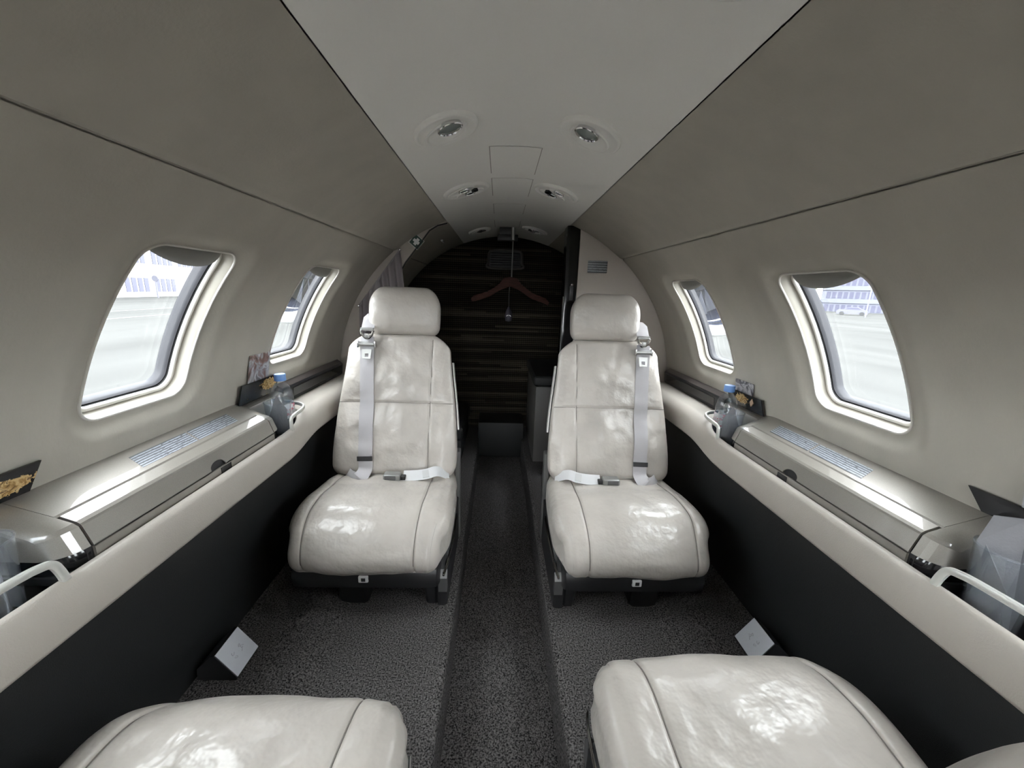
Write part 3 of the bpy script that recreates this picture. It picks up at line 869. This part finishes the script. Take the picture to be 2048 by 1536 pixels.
    def front(x, v, seams=True):
        wv, t = bw(v), bt(v)
        q = max(0, 1-abs(x/wv)**7)**(1/7)*t*.5
        pil = .005*max(0, 1-(x/.12)**2)
        g = 0
        if seams:
            for s in BS: g += .0045*math.exp(-((x-s)/.0032)**2)
            g += .005*math.exp(-((v-VS)*H/.0035)**2)
        lumb = .010*sin(pi*min(1, v/.5))*(1 if v < .5 else 0)+.006*sin(pi*max(0, min(1, (v-.5)/.5)))
        e = smoothstep(0, .05, wv-abs(x))*smoothstep(0, .04, v)*smoothstep(0, .04, 1-v)
        wn = noise.noise(Vector((x*13, v*7, 3))+off3)*.0055+noise.noise(Vector((x*30, v*13, 7))+off3)*.0022
        return q+(pil-g+lumb+wn)*e
    rows = [k/110 for k in range(111)]; rings = []
    for v in rows:
        wv = bw(v); ring = []
        for k in range(97):
            x = -wv*cos(pi*k/96) if False else wv*sin((k/48-1)*pi/2*.999)
            p = base+up*(v*H)+nb*front(x, v)
            ring.append((m*x, p.y, p.z))
        for k in range(1, 24):
            x = wv*(1-2*k/24); t = bt(v)
            q = max(0, 1-abs(x/wv)**7)**(1/7)*t*.5
            p = base+up*(v*H)-nb*q
            ring.append((m*x, p.y, p.z))
        rings.append(ring)
    bk = MB().loft(rings).build('backrest', LEATHER, root, smooth=70)
    for s in BS:
        pts = []
        for k in range(6, 106):
            v = k/110
            if abs(s) > bw(v)-.012: continue
            p = base+up*(v*H)+nb*(front(s, v)+.0006); pts.append((m*s, p.y, p.z))
        MB().tube(pts, .0012, 6).build('seam_stitching', THREAD, bk)
    pts = []
    for k in range(-46, 47):
        x = k/46*(bw(VS)-.004); p = base+up*(VS*H)+nb*(front(x, VS)+.0006); pts.append((m*x, p.y, p.z))
    MB().tube(pts, .0012, 6).build('cross_stitching', THREAD, bk)
    # pale side strip on the aisle edge
    pts = [base+up*(v*H)+Vector((m*(bw(v)+.004), .012, 0)) for v in (.33, .4, .5, .6, .7, .8)]
    MB().tube(pts, .004, rect=(.003, .012), upv=nb).build('side_strip', RAILM, root)
    # ---- headrest
    HH_ = .165; hb = base+up*(H-.002)+Vector((0, -.004, 0)); hx = .013; hl = radians(6)
    hu = Vector((0, sin(hl), cos(hl))); hn = Vector((0, -cos(hl), sin(hl)))
    rings = []
    for k in range(41):
        v = .5-.5*cos(pi*k/40)
        wv = .118+.004*sin(pi*v)
        if v > .55: wv -= .050*(1-sqrt(max(0, 1-((v-.55)/.45)**2)))
        if v < .18: wv -= .020*(1-sqrt(max(0, 1-((.18-v)/.18)**2)))
        t = .095*max(.03, (1-abs(2*v-1)**3.2)**(1/2.4)); ring = []
        for j in range(64):
            a = 2*pi*j/64
            x = wv*math.copysign(abs(cos(a))**(2/4.5), cos(a)); q = t/2*math.copysign(abs(sin(a))**(2/3.0), sin(a))
            wn = noise.noise(Vector((x*14, v*2.2, q*8))+off3)*.0022
            p = hb+hu*(v*HH_)+hn*(q+wn)
            ring.append((m*(x+hx), p.y, p.z))
        rings.append(ring)
    hd = MB().loft(rings).build('headrest', LEATHER, root, smooth=70)
    MB().tube([hb+hu*(.10*HH_)+Vector((x, .01, 0))-hu*.05 for x in (-.05, -.05)][:1]+[hb+hu*.04+Vector((-.05, .01, 0))], .006, 8).build('post', SATIN, hd)
    # ---- pan and legs
    pan = [(-.335, .150), (-.345, .132), (-.338, .098), (-.315, .082), (-.10, .075), (.09, .075), (.10, .15)]
    rings = [[(m*x*sx, y*sy, z) for y, z in pan] for x, sx, sy in ((-.205, .95, .93), (-.19, 1, .985), (-.16, 1, 1), (.16, 1, 1), (.19, 1, .985), (.205, .95, .93))]
    MB().loft(rings).build('seat_pan', DARKPLASTIC, root, smooth=40)
    # aisle-side leg with silver cap
    def leg(x0, x1, nm, flare):
        rr_ = []
        for z, a, yf, yb in ((0, .000, -.285, -.245), (.02, 0, -.290, -.24), (.06, .004, -.292, -.235), (.082, .012*flare+.002, -.296, -.22), (.10, .03*flare+.004, -.300, -.20)):
            xa, xb = x0-(a if flare else 0), x1
            rr_.append([(m*xa, yb, z), (m*xb, yb, z), (m*xb, yf+.008, z), (m*(xb-.008), yf, z), (m*(xa+.008), yf, z), (m*xa, yf+.008, z)])
        return MB().loft(rr_).build(nm, DARKPLASTIC, root, smooth=40)
    leg(.150, .186, 'leg', 1)
    leg(-.095, -.015, 'leg', 0)
    fa_ = [(-.292, 0), (-.298, .05), (-.290, .10), (-.262, .15), (-.22, .172), (-.08, .178), (.02, .168), (.06, .12), (.06, 0)]
    MB().loft([[(m*x, y+(.006 if e else 0), z-(.004 if e else 0)) for y, z in fa_] for x, e in ((.186, 0), (.205, 0), (.2125, 1))]).build('side_fairing', DARKPLASTIC, root, smooth=40)
    MB().loft([[(m*x, y, z) for y, z in ((-.3005, .052), (-.3005, .096), (-.287, .116), (-.278, .092), (-.283, .052))] for x in (.1895, .2135)]).build('silver_cap', mat('cap_silver', (.22, .22, .22), .4, metal=.8), root, smooth=30)
    for z0, rr2 in ((.134, .003), (.142, .0022)):
        MB().tube(smooth_path([(m*.207, -.322, z0-.010), (m*.2145, -.27, z0-.002), (m*.2165, -.16, z0+.004), (m*.214, -.06, z0+.006)], 5), rr2, 8).build('chrome_trim', CHROME, root)
    # aisle armrest (folded)
    MB().box(m*.208-.010, m*.208+.010, .02, .062, .0, .338, .008, 3).build('armrest', mat('armrest_grey', (.10, .098, .095), .45), root)
    # white label
    lb = MB().box(-.013, .013, -.3480, -.3410, .121, .140, .003, 2).build('label', WHITE, root)
    MB().box(-.005, .006, -.3486, -.3474, .1255, .1355, .0005).build('label_icon', SEAL, lb)
    # ---- belt (on the window side)
    bx = -.096 if m > 0 else -.106
    def bp(x, v, d): 
        p = base+up*(v*H)+nb*(front(x, v, False)+d); return Vector((m*x, p.y, p.z))
    path = [bp(bx-.008, .955, .014), bp(bx-.006, .89, .010)]+[bp(bx-.006+.014*(.88-v)/.7, v, .0045) for v in [.82-.07*k for k in range(11)]]
    path.append(bp(bx+.010, .07, .008))
    cy0 = base.y-.075
    path += [Vector((m*(bx+.006), cy0-.012, .290)), Vector((m*(bx-.004), cy0-.012, .282)), Vector((m*(bx-.030), cy0+.004, .279)), Vector((m*(bx-.060), cy0+.045, .274))]
    P = smooth_path(path, 4)
    sb = MB().tube(P, .02, rect=(.0230, .0012), upv=nb).build('shoulder_belt', STRAP, root, 60)
    MB().tube([bp(bx+.007, .158, .0065), bp(bx+.0075, .128, .0065)], .02, rect=(.0245, .0032), upv=nb).build('keeper', KEEPER, sb)
    # adjuster bar, clip and tongue
    c1 = bp(bx-.006, .905, .014)
    MB().tube([c1+Vector((-.029, 0, 0)), c1+Vector((.029, 0, 0))], .0075, 12).build('adjuster_bar', SATIN, sb)
    for sx in (-1, 1):
        MB().box(c1.x+sx*.028-.0025, c1.x+sx*.028+.0025, c1.y-.009, c1.y+.009, c1.z-.011, c1.z+.011, .0015).build('adjuster_plate', CHROME, sb)
    c0 = c1+up*.036+nb*.002
    MB().tube(smooth_path([c0+Vector((-.021, 0, .010)), c0+Vector((-.015, 0, -.006)), c0+Vector((0, 0, -.018)), c0+Vector((.015, 0, -.006)), c0+Vector((.021, 0, .010))], 4), .0045, 8).build('clip_loop', CHROME, sb)
    MB().tube([c0+Vector((-.021, .002, .014)), c0+Vector((.021, .002, .014))], .0055, 10).build('clip_roller', SATIN, sb)
    MB().box(c0.x-.008, c0.x+.008, c0.y-.008, c0.y-.001, c0.z-.014, c0.z+.001, .003).build('clip_button', SATIN, sb)
    MB().tube([c0+Vector((0, .006, .012)), c0+Vector((-.004*m, .05, .05)), c0+Vector((-.006*m, .10, .06))], .02, rect=(.021, .0012), upv=(0, -.6, .8)).build('upper_strap', STRAP, sb)
    c2 = bp(bx-.004, .838, .0105)
    TM = mat('tongue_white', (.62, .62, .60), .35, metal=.3)
    tp = [(-.016, .016), (.016, .016), (.0135, -.016), (-.0135, -.016)]
    tq = [(-.006, .001), (.006, .001), (.006, -.010), (-.006, -.010)]
    V = []
    for d in (.0, .003):
        for u, v2 in tp+tq: V.append(c2+Vector((u, 0, 0))+up*v2+nb*d)
    F_ = []
    for k in range(4):
        k2 = (k+1) % 4
        F_ += [(k, k2, 4+k2, 4+k), (8+k, 8+k2, 12+k2, 12+k), (k, k2, 8+k2, 8+k), (4+k, 4+k2, 12+k2, 12+k)]
    tg = obj('tongue', V, F_, TM, sb, 0)
    # lap belt on the aisle side with buckle
    zs = .283
    lp = smooth_path([Vector((m*.185, -.030, .276)), Vector((m*.150, -.060, zs+.020)), Vector((m*.120, -.072, zs+.016)), Vector((m*.085, -.075, zs+.012)), Vector((m*.045, -.076, zs+.010))], 5)
    la = MB().tube(lp, .02, rect=(.0180, .0014), upv=(0, -.62, .78)).build('lap_belt', STRAPWHITE, root, 60)
    MB().tube([lp[9]+Vector((0, -.0013, .0016)), lp[12]+Vector((0, -.0013, .0016))], .02, rect=(.013, .0012), upv=(0, -.62, .78)).build('belt_label', mat('belt_label_grey', (.5, .5, .5), .7), la)
    MB().box(m*.012-.027, m*.012+.027, -.097, -.066, zs-.001, zs+.022, .006, 3).build('buckle', BUCKLE, la)
    MB().box(m*.008-.018, m*.008+.018, -.0985, -.094, zs+.003, zs+.019, .003, 2).build('buckle_button', mat('button_dark', (.10, .10, .10), .4), la)
    MB().box(m*.046-.008, m*.046+.008, -.090, -.070, zs+.001, zs+.014, .003).build('buckle_neck', SEAL, la)
    return root

seatL = make_seat(1, 1); seatL.location = (-.378, 1.225, 0)
tag(seatL, 'cream leather seat with belt, facing forward, in front of pinned-up curtain', 'seat', 'cabin seats')
seatR = make_seat(-1, 2); seatR.location = (.351, 1.215, 0)
tag(seatR, 'cream leather seat with belt, facing forward, in front of beige partition', 'seat', 'cabin seats')
nl = copy_tree(seatR); nl.location = (-.372, .155, .0); nl.rotation_euler = (0, 0, pi)
tag(nl, 'cream leather seat facing the rear, cushion beside white wedge on carpet', 'seat', 'cabin seats')
nr = copy_tree(seatL); nr.location = (.352, .225, 0); nr.rotation_euler = (0, 0, pi)
tag(nr, 'cream leather seat facing the rear, cushion hiding most of a white wedge', 'seat', 'cabin seats')

# ------------------------------------------------------------------ things on the ledges
CAPM = mat('bottle_cap_blue', (.17, .34, .72), .4)
def bottle(x, y, z0, lab, rot):
    root = empty('water_bottle', (x, y, z0), rot)
    tag(root, lab, 'bottle', 'water bottles')
    prof = [(.001, 0), (.026, 0), (.0295, .004), (.030, .02), (.0285, .03), (.030, .04), (.0285, .05), (.030, .062), (.0295, .10), (.030, .112), (.030, .128), (.0275, .145), (.021, .160), (.0145, .168), (.0128, .172), (.0128, .185)]
    MB().lathe(prof, n=40).build('body', CLEAR, root, 60)
    wp = [(.001, .001)]+[(r-.0012, h) for r, h in prof[2:10]]+[(.0285, .118), (.001, .118)]
    MB().lathe(wp, n=32).build('water', WATER, root, 60)
    cap = MB(); rings = []
    for h, k in ((.176, 1), (.177, 1.03), (.194, 1.0), (.1955, .94), (.1955, .01)):
        rings.append([(.0150*k*(1+(.02 if j % 2 else 0))*cos(2*pi*j/60), .0150*k*(1+(.02 if j % 2 else 0))*sin(2*pi*j/60), h) for j in range(60)])
    cap.loft(rings, True, False).build('cap', CAPM, root, 50)
    lm = printed('bottle_label_print', (0, 0, 0), [(.42, (.75, .76, .80)), (.52, (.80, .80, .82)), (.60, (.70, .22, .30))], 5)
    MB().loft([[(.0306*cos(t), .0306*sin(t), h) for t in [pi*.62*k/16 for k in range(17)]] for h in (.065, .108)], False, False).build('label', lm, root, 60)
    return root
ZB = .4305
bottle(-.6745, 1.122, ZB, 'water bottle with blue cap, beside upright photo card', radians(-80))
bottle(.6745, 1.122, ZB, 'water bottle with blue cap, beside tilted photo card', radians(150))

def cup(x, y, z0, lab, napkin=None, rot=0):
    root = empty('plastic_cup', (x, y, z0), rot)
    tag(root, lab, 'cup', 'clear plastic cups')
    MB().lathe([(.001, .004), (.024, .003), (.0255, 0), (.0265, .003), (.034, .128), (.0350, .130), (.0335, .129), (.0252, .006), (.001, .006)], n=40).build('wall', CLEAR, root, 60)
    MB().lathe([(.0332, .1285), (.0348, .1285), (.0353, .130), (.0348, .1315), (.0332, .1315), (.0328, .130), (.0332, .1285)], n=40).build('rim', MATS['clear_plastic'], root, 60)
    return root
def napkin(x, y, z0, pts, lab, th=.003, m=None):
    root = empty('paper_napkin', (x, y, z0))
    tag(root, lab, 'napkin', 'folded napkins in cups')
    # folded sheet: two leaves meeting in a sharp fold
    for k, P in enumerate(pts):
        P = [Vector(p) for p in P]
        nrm = (P[1]-P[0]).cross(P[2]-P[0]).normalized()*th
        n_ = len(P)
        V = P+[p+nrm for p in P]
        F_ = [tuple(range(n_)), tuple(n_+j for j in range(n_))]+[(j, (j+1) % n_, n_+(j+1) % n_, n_+j) for j in range(n_)]
        obj('leaf', V, F_, m or NAPKIN, root, 0)
cup(-.653, 1.0595, ZB, 'clear plastic cup with folded napkin, beside water bottle and upright photo card')
cup(.653, 1.0595, ZB, 'clear plastic cup with folded napkin, beside water bottle and tilted photo card')
CLEARN = NAPKIN
for s, x, y, lab in ((-1, -.653, 1.0595, 'grey folded napkin inside far cup, beside upright photo card'), (1, .653, 1.0595, 'grey folded napkin inside far cup, beside tilted photo card')):
    napkin(x, y, ZB, [[(s*-.022, -.006, .01), (s*.012, -.018, .01), (s*.018, -.020, .085), (s*-.004, -.012, .150), (s*-.026, -.004, .11)],
                      [(s*.012, -.014, .01), (s*.020, .010, .01), (s*.025, .010, .09), (s*.016, -.015, .09)]], lab, .0015, CLEARN)
cup(.668, .434, ZB, 'clear plastic cup holding tall grey napkin on near ledge')
cup(-.668, .425, ZB, 'clear plastic cup on near ledge beside pouch with gold picture')
napkin(.668, .434, ZB, [[(-.018, .014, .012), (.004, -.022, .012), (.012, -.026, .128), (.016, .006, .175), (-.004, .027, .168), (-.024, .022, .13)],
                        [(-.018, .013, .012), (-.008, -.020, .012), (-.018, -.021, .08), (-.028, .008, .135)]], 'tall grey folded napkin standing in the near cup', .002)

BLACKP = (.006, .006, .007)
GOLD = [(.30, (.05, .03, .012)), (.45, (.42, .25, .09)), (.55, (.70, .50, .24)), (.66, (.16, .09, .04))]
def leaning(name, side, ya, yb, z0, z1, xb, xt, th, m, lab, cat, grp, skew=0.0, bulge=0.0):
    """thin sheet or pouch leaning on the wall; ya/yb along the cabin"""
    root_loc = Vector((side*xb, (ya+yb)/2, z0))
    rows, cols = 8, 12; V = []; F_ = []
    for layer in (0, 1):
        for i in range(rows+1):
            v = i/rows
            for j in range(cols+1):
                u = j/cols
                b = bulge*(1-(2*u-1)**2)*(1-(2*v-1)**2)
                x = xb+(xt-xb)*v + (th+b if layer else -b*.2)
                y = ya+(yb-ya)*u+skew*(v)
                V.append((side*x-root_loc.x if layer else side*(x-0)-root_loc.x, y-root_loc.y, (z1-z0)*v))
    def ix(l, i, j): return l*(rows+1)*(cols+1)+i*(cols+1)+j
    for l in (0, 1):
        for i in range(rows):
            for j in range(cols): F_.append((ix(l, i, j), ix(l, i, j+1), ix(l, i+1, j+1), ix(l, i+1, j)))
    for i in range(rows):
        F_.append((ix(0, i, 0), ix(0, i+1, 0), ix(1, i+1, 0), ix(1, i, 0))); F_.append((ix(0, i, cols), ix(0, i+1, cols), ix(1, i+1, cols), ix(1, i, cols)))
    for j in range(cols):
        F_.append((ix(0, 0, j), ix(0, 0, j+1), ix(1, 0, j+1), ix(1, 0, j))); F_.append((ix(0, rows, j), ix(0, rows, j+1), ix(1, rows, j+1), ix(1, rows, j)))
    o = obj(name, V, F_, m, None, 40, loc=root_loc)
    return tag(o, lab, cat, grp)
PHOTO = printed('photo_card_print', (0, 0, 0), [(.34, (.05, .03, .028)), (.45, (.22, .12, .10)), (.52, (.30, .30, .32)), (.60, (.55, .55, .58)), (.68, (.16, .16, .17))], 2.6, rough=.3)
PHOTO2 = printed('photo_card_print_grey', (0, 0, 0), [(.36, (.04, .04, .045)), (.47, (.22, .21, .23)), (.53, (.55, .54, .56)), (.62, (.30, .30, .32))], 2.4, rough=.3)
P1 = printed('pouch_print_a', BLACKP, GOLD, 5, ((0, -2.6, -1.6), (0, 3.6, 2.6)), rough=.16, asp=2.9)
P2 = printed('pouch_print_b', BLACKP, GOLD, 5, ((0, -2.55, -1.4), (0, 4.6, 2.4)), rough=.16, asp=3.5)
P3 = printed('pouch_print_c', BLACKP, GOLD, 4, ((0, -1.6, -1.15), (0, 2.5, 2.5)), rough=.16, asp=3.4)
P4 = mat('pouch_plain_black', BLACKP, .22, bump=.3, bump_scale=40)
leaning('photo_card', -1, 1.045, 1.140, .558, .690, .729, .704, .0012, PHOTO, 'upright photo card behind black pouch, by far window and curtain', 'card', 'photo cards', .0)
leaning('snack_pouch', -1, 1.002, 1.176, .559, .614, .722, .714, .004, P1, 'black snack pouch with small gold picture, under upright photo card', 'pouch', 'snack pouches', .012, .004)
leaning('photo_card', 1, 1.078, 1.165, .558, .640, .727, .716, .0012, PHOTO2, 'tilted grey photo card behind black pouch, opposite the curtain side', 'card', 'photo cards', .0)
leaning('snack_pouch', 1, 1.022, 1.188, .559, .604, .722, .715, .004, P2, 'black snack pouch with small gold picture, under tilted grey photo card', 'pouch', 'snack pouches', .012, .004)
leaning('snack_pouch', -1, .395, .541, .5695, .612, .727, .718, .004, P3, 'black pouch with large gold nut picture, at near end of cabinet', 'pouch', 'snack pouches', .016, .005)
leaning('snack_pouch', 1, .360, .519, .5695, .604, .729, .721, .004, P4, 'plain black pouch tucked behind near cup with tall napkin', 'pouch', 'snack pouches', .020, .004)
leaning('photo_card', 1, .395, .474, .558, .668, .730, .709, .0012, PHOTO2, 'pale photo card behind plain black pouch, cut by frame edge', 'card', 'photo cards', .0)
# diamond emblem on the far right pouch
dv = [(0, -.012), (.008, 0), (0, .012), (-.008, 0)]
pr = [o for o in COL.objects if o.name.startswith('snack_pouch') and o['label'].startswith('black snack pouch with small gold picture, under tilted')][0]
V = [(-.0072, -.034+u, .027+v) for u, v in dv]+[(-.0046, -.034+u, .027+v) for u, v in dv]
obj('diamond_emblem', V, [(0, 1, 2, 3), (4, 5, 6, 7)]+[(j, (j+1) % 4, 4+(j+1) % 4, 4+j) for j in range(4)], mat('emblem_gold', (.45, .32, .22), .5), pr, 0)

# wedge boxes on the carpet
FACE = mat('wedge_face', (.55, .56, .60), .5)
for side, y0, y1, lab in ((-1, .706, .785, 'white faced wedge box on carpet, fully visible, at foot of black panel'), (1, .735, .814, 'white faced wedge box on carpet, mostly hidden behind a seat cushion')):
    root = empty('wedge_box', (side*.61, (y0+y1)/2, .0105)); o = Vector(root.location)
    P = [(.607, .0), (.605, .007), (.648, .066), (.656, .064), (.690, .03), (.692, .0)]
    MB().loft([[(side*x-o.x, y-o.y, z) for x, z in P] for y in (y0, y1)]).build('body', SEAL, root, 30)
    d = Vector((side*.043, 0, .059)).normalized(); nn = Vector((-side*.059, 0, .043)).normalized()
    b0 = Vector((side*.6055-o.x, 0, .0078))
    def pt(u, v, h): return b0+d*u+Vector((0, v, 0))+nn*h
    L_ = .0715; ya, yb = y0-o.y+.0015, y1-o.y-.0015
    q = [pt(0, ya, .0003), pt(L_, ya, .0003), pt(L_, yb, .0003), pt(0, yb, .0003)]
    V = q+[p+nn*.0016 for p in q]
    fc = obj('cover', V, [(0, 1, 2, 3), (4, 5, 6, 7)]+[(j, (j+1) % 4, 4+(j+1) % 4, 4+j) for j in range(4)], FACE, root, 0)
    for k, (uu, vv) in enumerate(((.030, -.012), (.040, -.011), (.030, .010), (.041, .009), (.035, .014))):
        pts = [pt(uu+.004*cos(a*1.3+k)*(.5+.5*a/5), vv+.004*sin(a+k*2), .0022) for a in [j*.5 for j in range(9)]]
        MB().tube(pts, .0005, 5).build('mark', mat('mark_grey', (.36, .36, .40), .6), fc)
    tag(root, lab, 'box', 'wedge boxes')

# ------------------------------------------------------------------ outside: engines, apron, buildings
GZ = -1.1
NW = mat('nacelle_white', (.45, .45, .45), .35, spec=.3)
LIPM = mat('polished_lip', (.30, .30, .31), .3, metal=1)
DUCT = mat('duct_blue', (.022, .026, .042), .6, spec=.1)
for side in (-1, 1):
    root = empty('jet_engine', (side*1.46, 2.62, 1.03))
    tag(root, 'jet engine intake with pale curved lip outside, ' + ('beyond window by the curtain' if side < 0 else 'beyond window by the beige partition'), 'engine', 'jet engines')
    r0 = .37
    MB().lathe([(r0-.045, .03), (r0-.035, -.005), (r0-.015, -.03), (r0+.005, -.03), (r0+.025, -.005), (r0+.035, .04)], n=64, axis='y').build('intake_lip', NW, root, 60)
    MB().lathe([(r0-.052, .05), (r0-.056, .10)], n=64, axis='y').build('lip_glint_ring', LIPM, root, 60)  # pale and dark bands from here inward paint in the lip's curved reflections
    MB().lathe([(r0-.047, .03), (r0-.053, .05)], n=64, axis='y').build('glint_gap', DUCT, root, 60)
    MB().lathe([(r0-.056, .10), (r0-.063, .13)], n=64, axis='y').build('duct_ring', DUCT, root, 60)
    MB().lathe([(r0-.063, .13), (r0-.066, .17)], n=64, axis='y').build('lip_glint_band', NW, root, 60)
    MB().lathe([(r0-.066, .17), (r0-.08, .45)], n=64, axis='y').build('duct', DUCT, root, 60)
    MB().lathe([(.001, .18), (.05, .24), (.09, .33), (.10, .42)], n=32, axis='y').build('spinner', mat('spinner_grey', (.08, .085, .10), .35), root, 60)
    for k in range(20):
        a = 2*pi*k/20; e = Vector((cos(a), 0, sin(a))); t = Vector((-sin(a), 0, cos(a)))
        q = [e*.09+t*.012+Vector((0, .36, 0)), e*.09-t*.012+Vector((0, .42, 0)), e*(r0-.085)-t*.035+Vector((0, .42, 0)), e*(r0-.085)+t*.030+Vector((0, .36, 0))]
        obj('fan_blade', q+[p+Vector((0, .004, 0)) for p in q], [(0, 1, 2, 3), (4, 5, 6, 7)]+[(j, (j+1) % 4, 4+(j+1) % 4, 4+j) for j in range(4)], mat('fan_blade_metal', (.10, .105, .13), .4, metal=.3), root, 0)
    MB().lathe([(r0+.035, .04), (r0+.07, .35), (r0+.075, .8), (r0+.03, 1.4), (r0-.10, 1.9), (.01, 1.95)], n=64, axis='y').build('cowling', NW, root, 60)
    MB().box(min(-side*.70, -side*.35), max(-side*.70, -side*.35), .5, 1.5, -.06, .06, .03).build('pylon', NW, root)

APRON = mat('apron_concrete', (.046, .046, .0446), .9, spec=0, noise_amt=.10, noise_scale=.35, stretch=(1, .3, 1))
g = obj('ground', [(-400, -300, GZ), (400, -300, GZ), (400, 500, GZ), (-400, 500, GZ)], [(0, 1, 2, 3)], APRON, None, 0)
struct(g, 'pale airport apron outside the windows')
PAINT = mat('apron_paint', (.085, .085, .085), .8, spec=0)
def line(p, q, wd):
    p, q = Vector((*p, GZ+.01)), Vector((*q, GZ+.01)); t = (q-p).normalized().cross(Vector((0, 0, 1)))*wd/2
    V = [p+t, p-t, q-t, q+t]; V += [v+Vector((0, 0, -.008)) for v in V]
    obj('painted_line', V, [(0, 1, 2, 3), (4, 5, 6, 7)], PAINT, g, 0)

WGL = mat('pane_dark', (.058, .058, .082), .5, spec=.1)
BW = mat('facade_white', (.42, .42, .425), .8, spec=0)
BWR = mat('facade_grey', (.105, .108, .130), .8, spec=0)
FRW = mat('frame_white', (.22, .22, .22), .6)
def building(name, base, ang, length, depth, floors, fh, m, lab, win, start, ww, wgap, sill, wh, skip=None, z_extra=1.0):
    """facade runs along local +X, faces local -Y"""
    root = empty(name, (base[0], base[1], GZ), ang)
    tag(root, lab, 'building')
    H = floors*fh+z_extra
    MB().box(0, length, 0, depth, 0, H).build('wall', m, root, 0)
    MB().box(-.3, length+.3, -.4, depth+.3, H, H+.5).build('roof', m, root, 0)
    base_w = None
    for f in range(floors):
        z = start+f*fh
        if win == 'band':
            MB().box(0, length, -.25, 0, z-sill-.9, z-sill).build('spandrel', m, root, 0)
        k = 0; x = 1.0
        while x+ww < length-.5:
            if not (skip and skip(f, k)):
                if base_w is None:
                    base_w = MB().box(0, ww, -.06, .02, 0, wh).build('window', WGL, root, 0)
                    o = base_w
                else:
                    o = base_w.copy(); COL.objects.link(o); o.parent = root
                o.location = (x, 0, z)
            x += ww+wgap; k += 1
    return root
# buildings are placed with the ray through the window; distances from where their foot meets the apron
bL = building('terminal_building', (-38, 20), radians(100), 60, 12, 2, 3.35, BW, 'long white two storey building with rows of windows, outside', 'plain', .6, .74, .30, .9, 1.65, skip=lambda f, k: (k % 5 == 4) or (f == 0 and (k % 15) in (5, 6, 7, 8)), z_extra=-.4)
bR = building('office_block', (81, 97), radians(-47), 62, 14, 6, 3.07, BWR, 'grey multi storey office block with window bands, outside', 'band', .15, .75, .35, .2, 1.55, z_extra=1.2)

# sign on a pole by the white building
root = empty('round_sign', (-40.3, 47.8, GZ)); tag(root, 'round sign on a thin pole in front of white building', 'sign')
SG = mat('sign_grey', (.07, .07, .09), .6)
MB().tube([(0, 0, 0), (0, 0, 1.9)], .08, 8).build('pole', SG, root)
MB().lathe([(.01, -.04), (.36, -.04), (.36, .04), (.01, .04)], (0, 0, 2.2), 24, 'y').build('disc', SG, root)
# lamp post by the office block
root = empty('lamp_post', (56, 58, GZ)); tag(root, 'thin lamp post in front of grey office block', 'lamp post')
MB().tube([(0, 0, 0), (0, 0, 9)], .09, 8).build('pole', SG, root)
MB().box(-.7, .7, -.15, .15, 9, 9.2, .05).build('lamp_head', SG, root)

CARB = [(.03, .035, .05), (.06, .06, .08), (.02, .025, .05), (.10, .10, .12), (.04, .04, .05)]
def car(x, y, rz, k, lab):
    root = empty('parked_car', (x, y, GZ), rz)
    tag(root, lab, 'car', 'parked cars')
    P = [(-2.1, .25), (-2.15, .7), (-1.9, .95), (-1.2, 1.0), (-.6, 1.42), (.7, 1.45), (1.5, 1.0), (2.1, .85), (2.2, .5), (2.15, .25)]
    rings = [[(px, yy, pz if pz < 1.1 else pz) for px, pz in P] for yy in (-.85, .85)]
    MB().loft(rings).build('body', mat('car_paint_%d' % k, CARB[k % 5], .3, coat=.5), root, 30)
    Wn = [(-1.0, 1.02), (-.55, 1.36), (.65, 1.38), (1.25, 1.02)]
    for s in (-1, 1):
        MB().prism(Wn, 'y', s*.845, s*.862).build('side_window', WGL, root)
        for wx in (-1.35, 1.4):
            MB().lathe([(.01, -.1), (.33, -.1), (.33, .1), (.01, .1)], (wx, s*.8, .33), 18, 'y').build('wheel', SEAL, root)
TREEG = mat('leaf_pale', (.10, .105, .05), .8, color2=(.16, .15, .09), noise_scale=4)
BARK = mat('bark', (.05, .045, .04), .9)
def tree(x, y, h, r, seed, lab):
    root = empty('tree', (x, y, GZ)); tag(root, lab, 'tree', 'trees by the office block')
    rnd = random.Random(seed)
    MB().tube([(0, 0, 0), (.1, 0, h*.4), (0, .1, h*.8)], [.25, .18, .06], 8).build('trunk', BARK, root)
    mb = MB()
    for k in range(900):
        d = Vector((rnd.gauss(0, 1), rnd.gauss(0, 1), rnd.gauss(0, 1))).normalized()*(rnd.random()**.4)
        c = Vector((d.x*r, d.y*r, h*.62+d.z*h*.38))
        a = Vector((rnd.gauss(0, 1), rnd.gauss(0, 1), rnd.gauss(0, 1))).normalized(); b = a.orthogonal().normalized(); s = .45
        mb.add([c+a*s, c+b*s*.6, c-a*s, c-b*s*.6], [(0, 1, 2, 3)])
    o = mb.build('foliage', TREEG, root, 0, recalc=False); o['kind'] = 'stuff'
tree(70, 90, 14, 4.2, 1, 'leafy pale tree standing left of the grey office block')
tree(60, 90, 11, 3.5, 2, 'smaller pale tree next to the leafy tree')
car(57.5, 73.5, radians(-45), 0, 'dark parked car below the trees')
car(63, 68, radians(-45), 1, 'grey parked car in front of office block windows')
car(69, 62, radians(-45), 2, 'dark blue parked car near lamp post')
car(75, 56, radians(-45), 3, 'silver parked car near the office block end')
for a in ([(-19.5, -20), (-31, 90)], [(-15.5, -20), (-27, 90)], [(10, 75), (60, 15)], [(6, 62), (52, 8)]):
    line(a[0], a[1], .35)
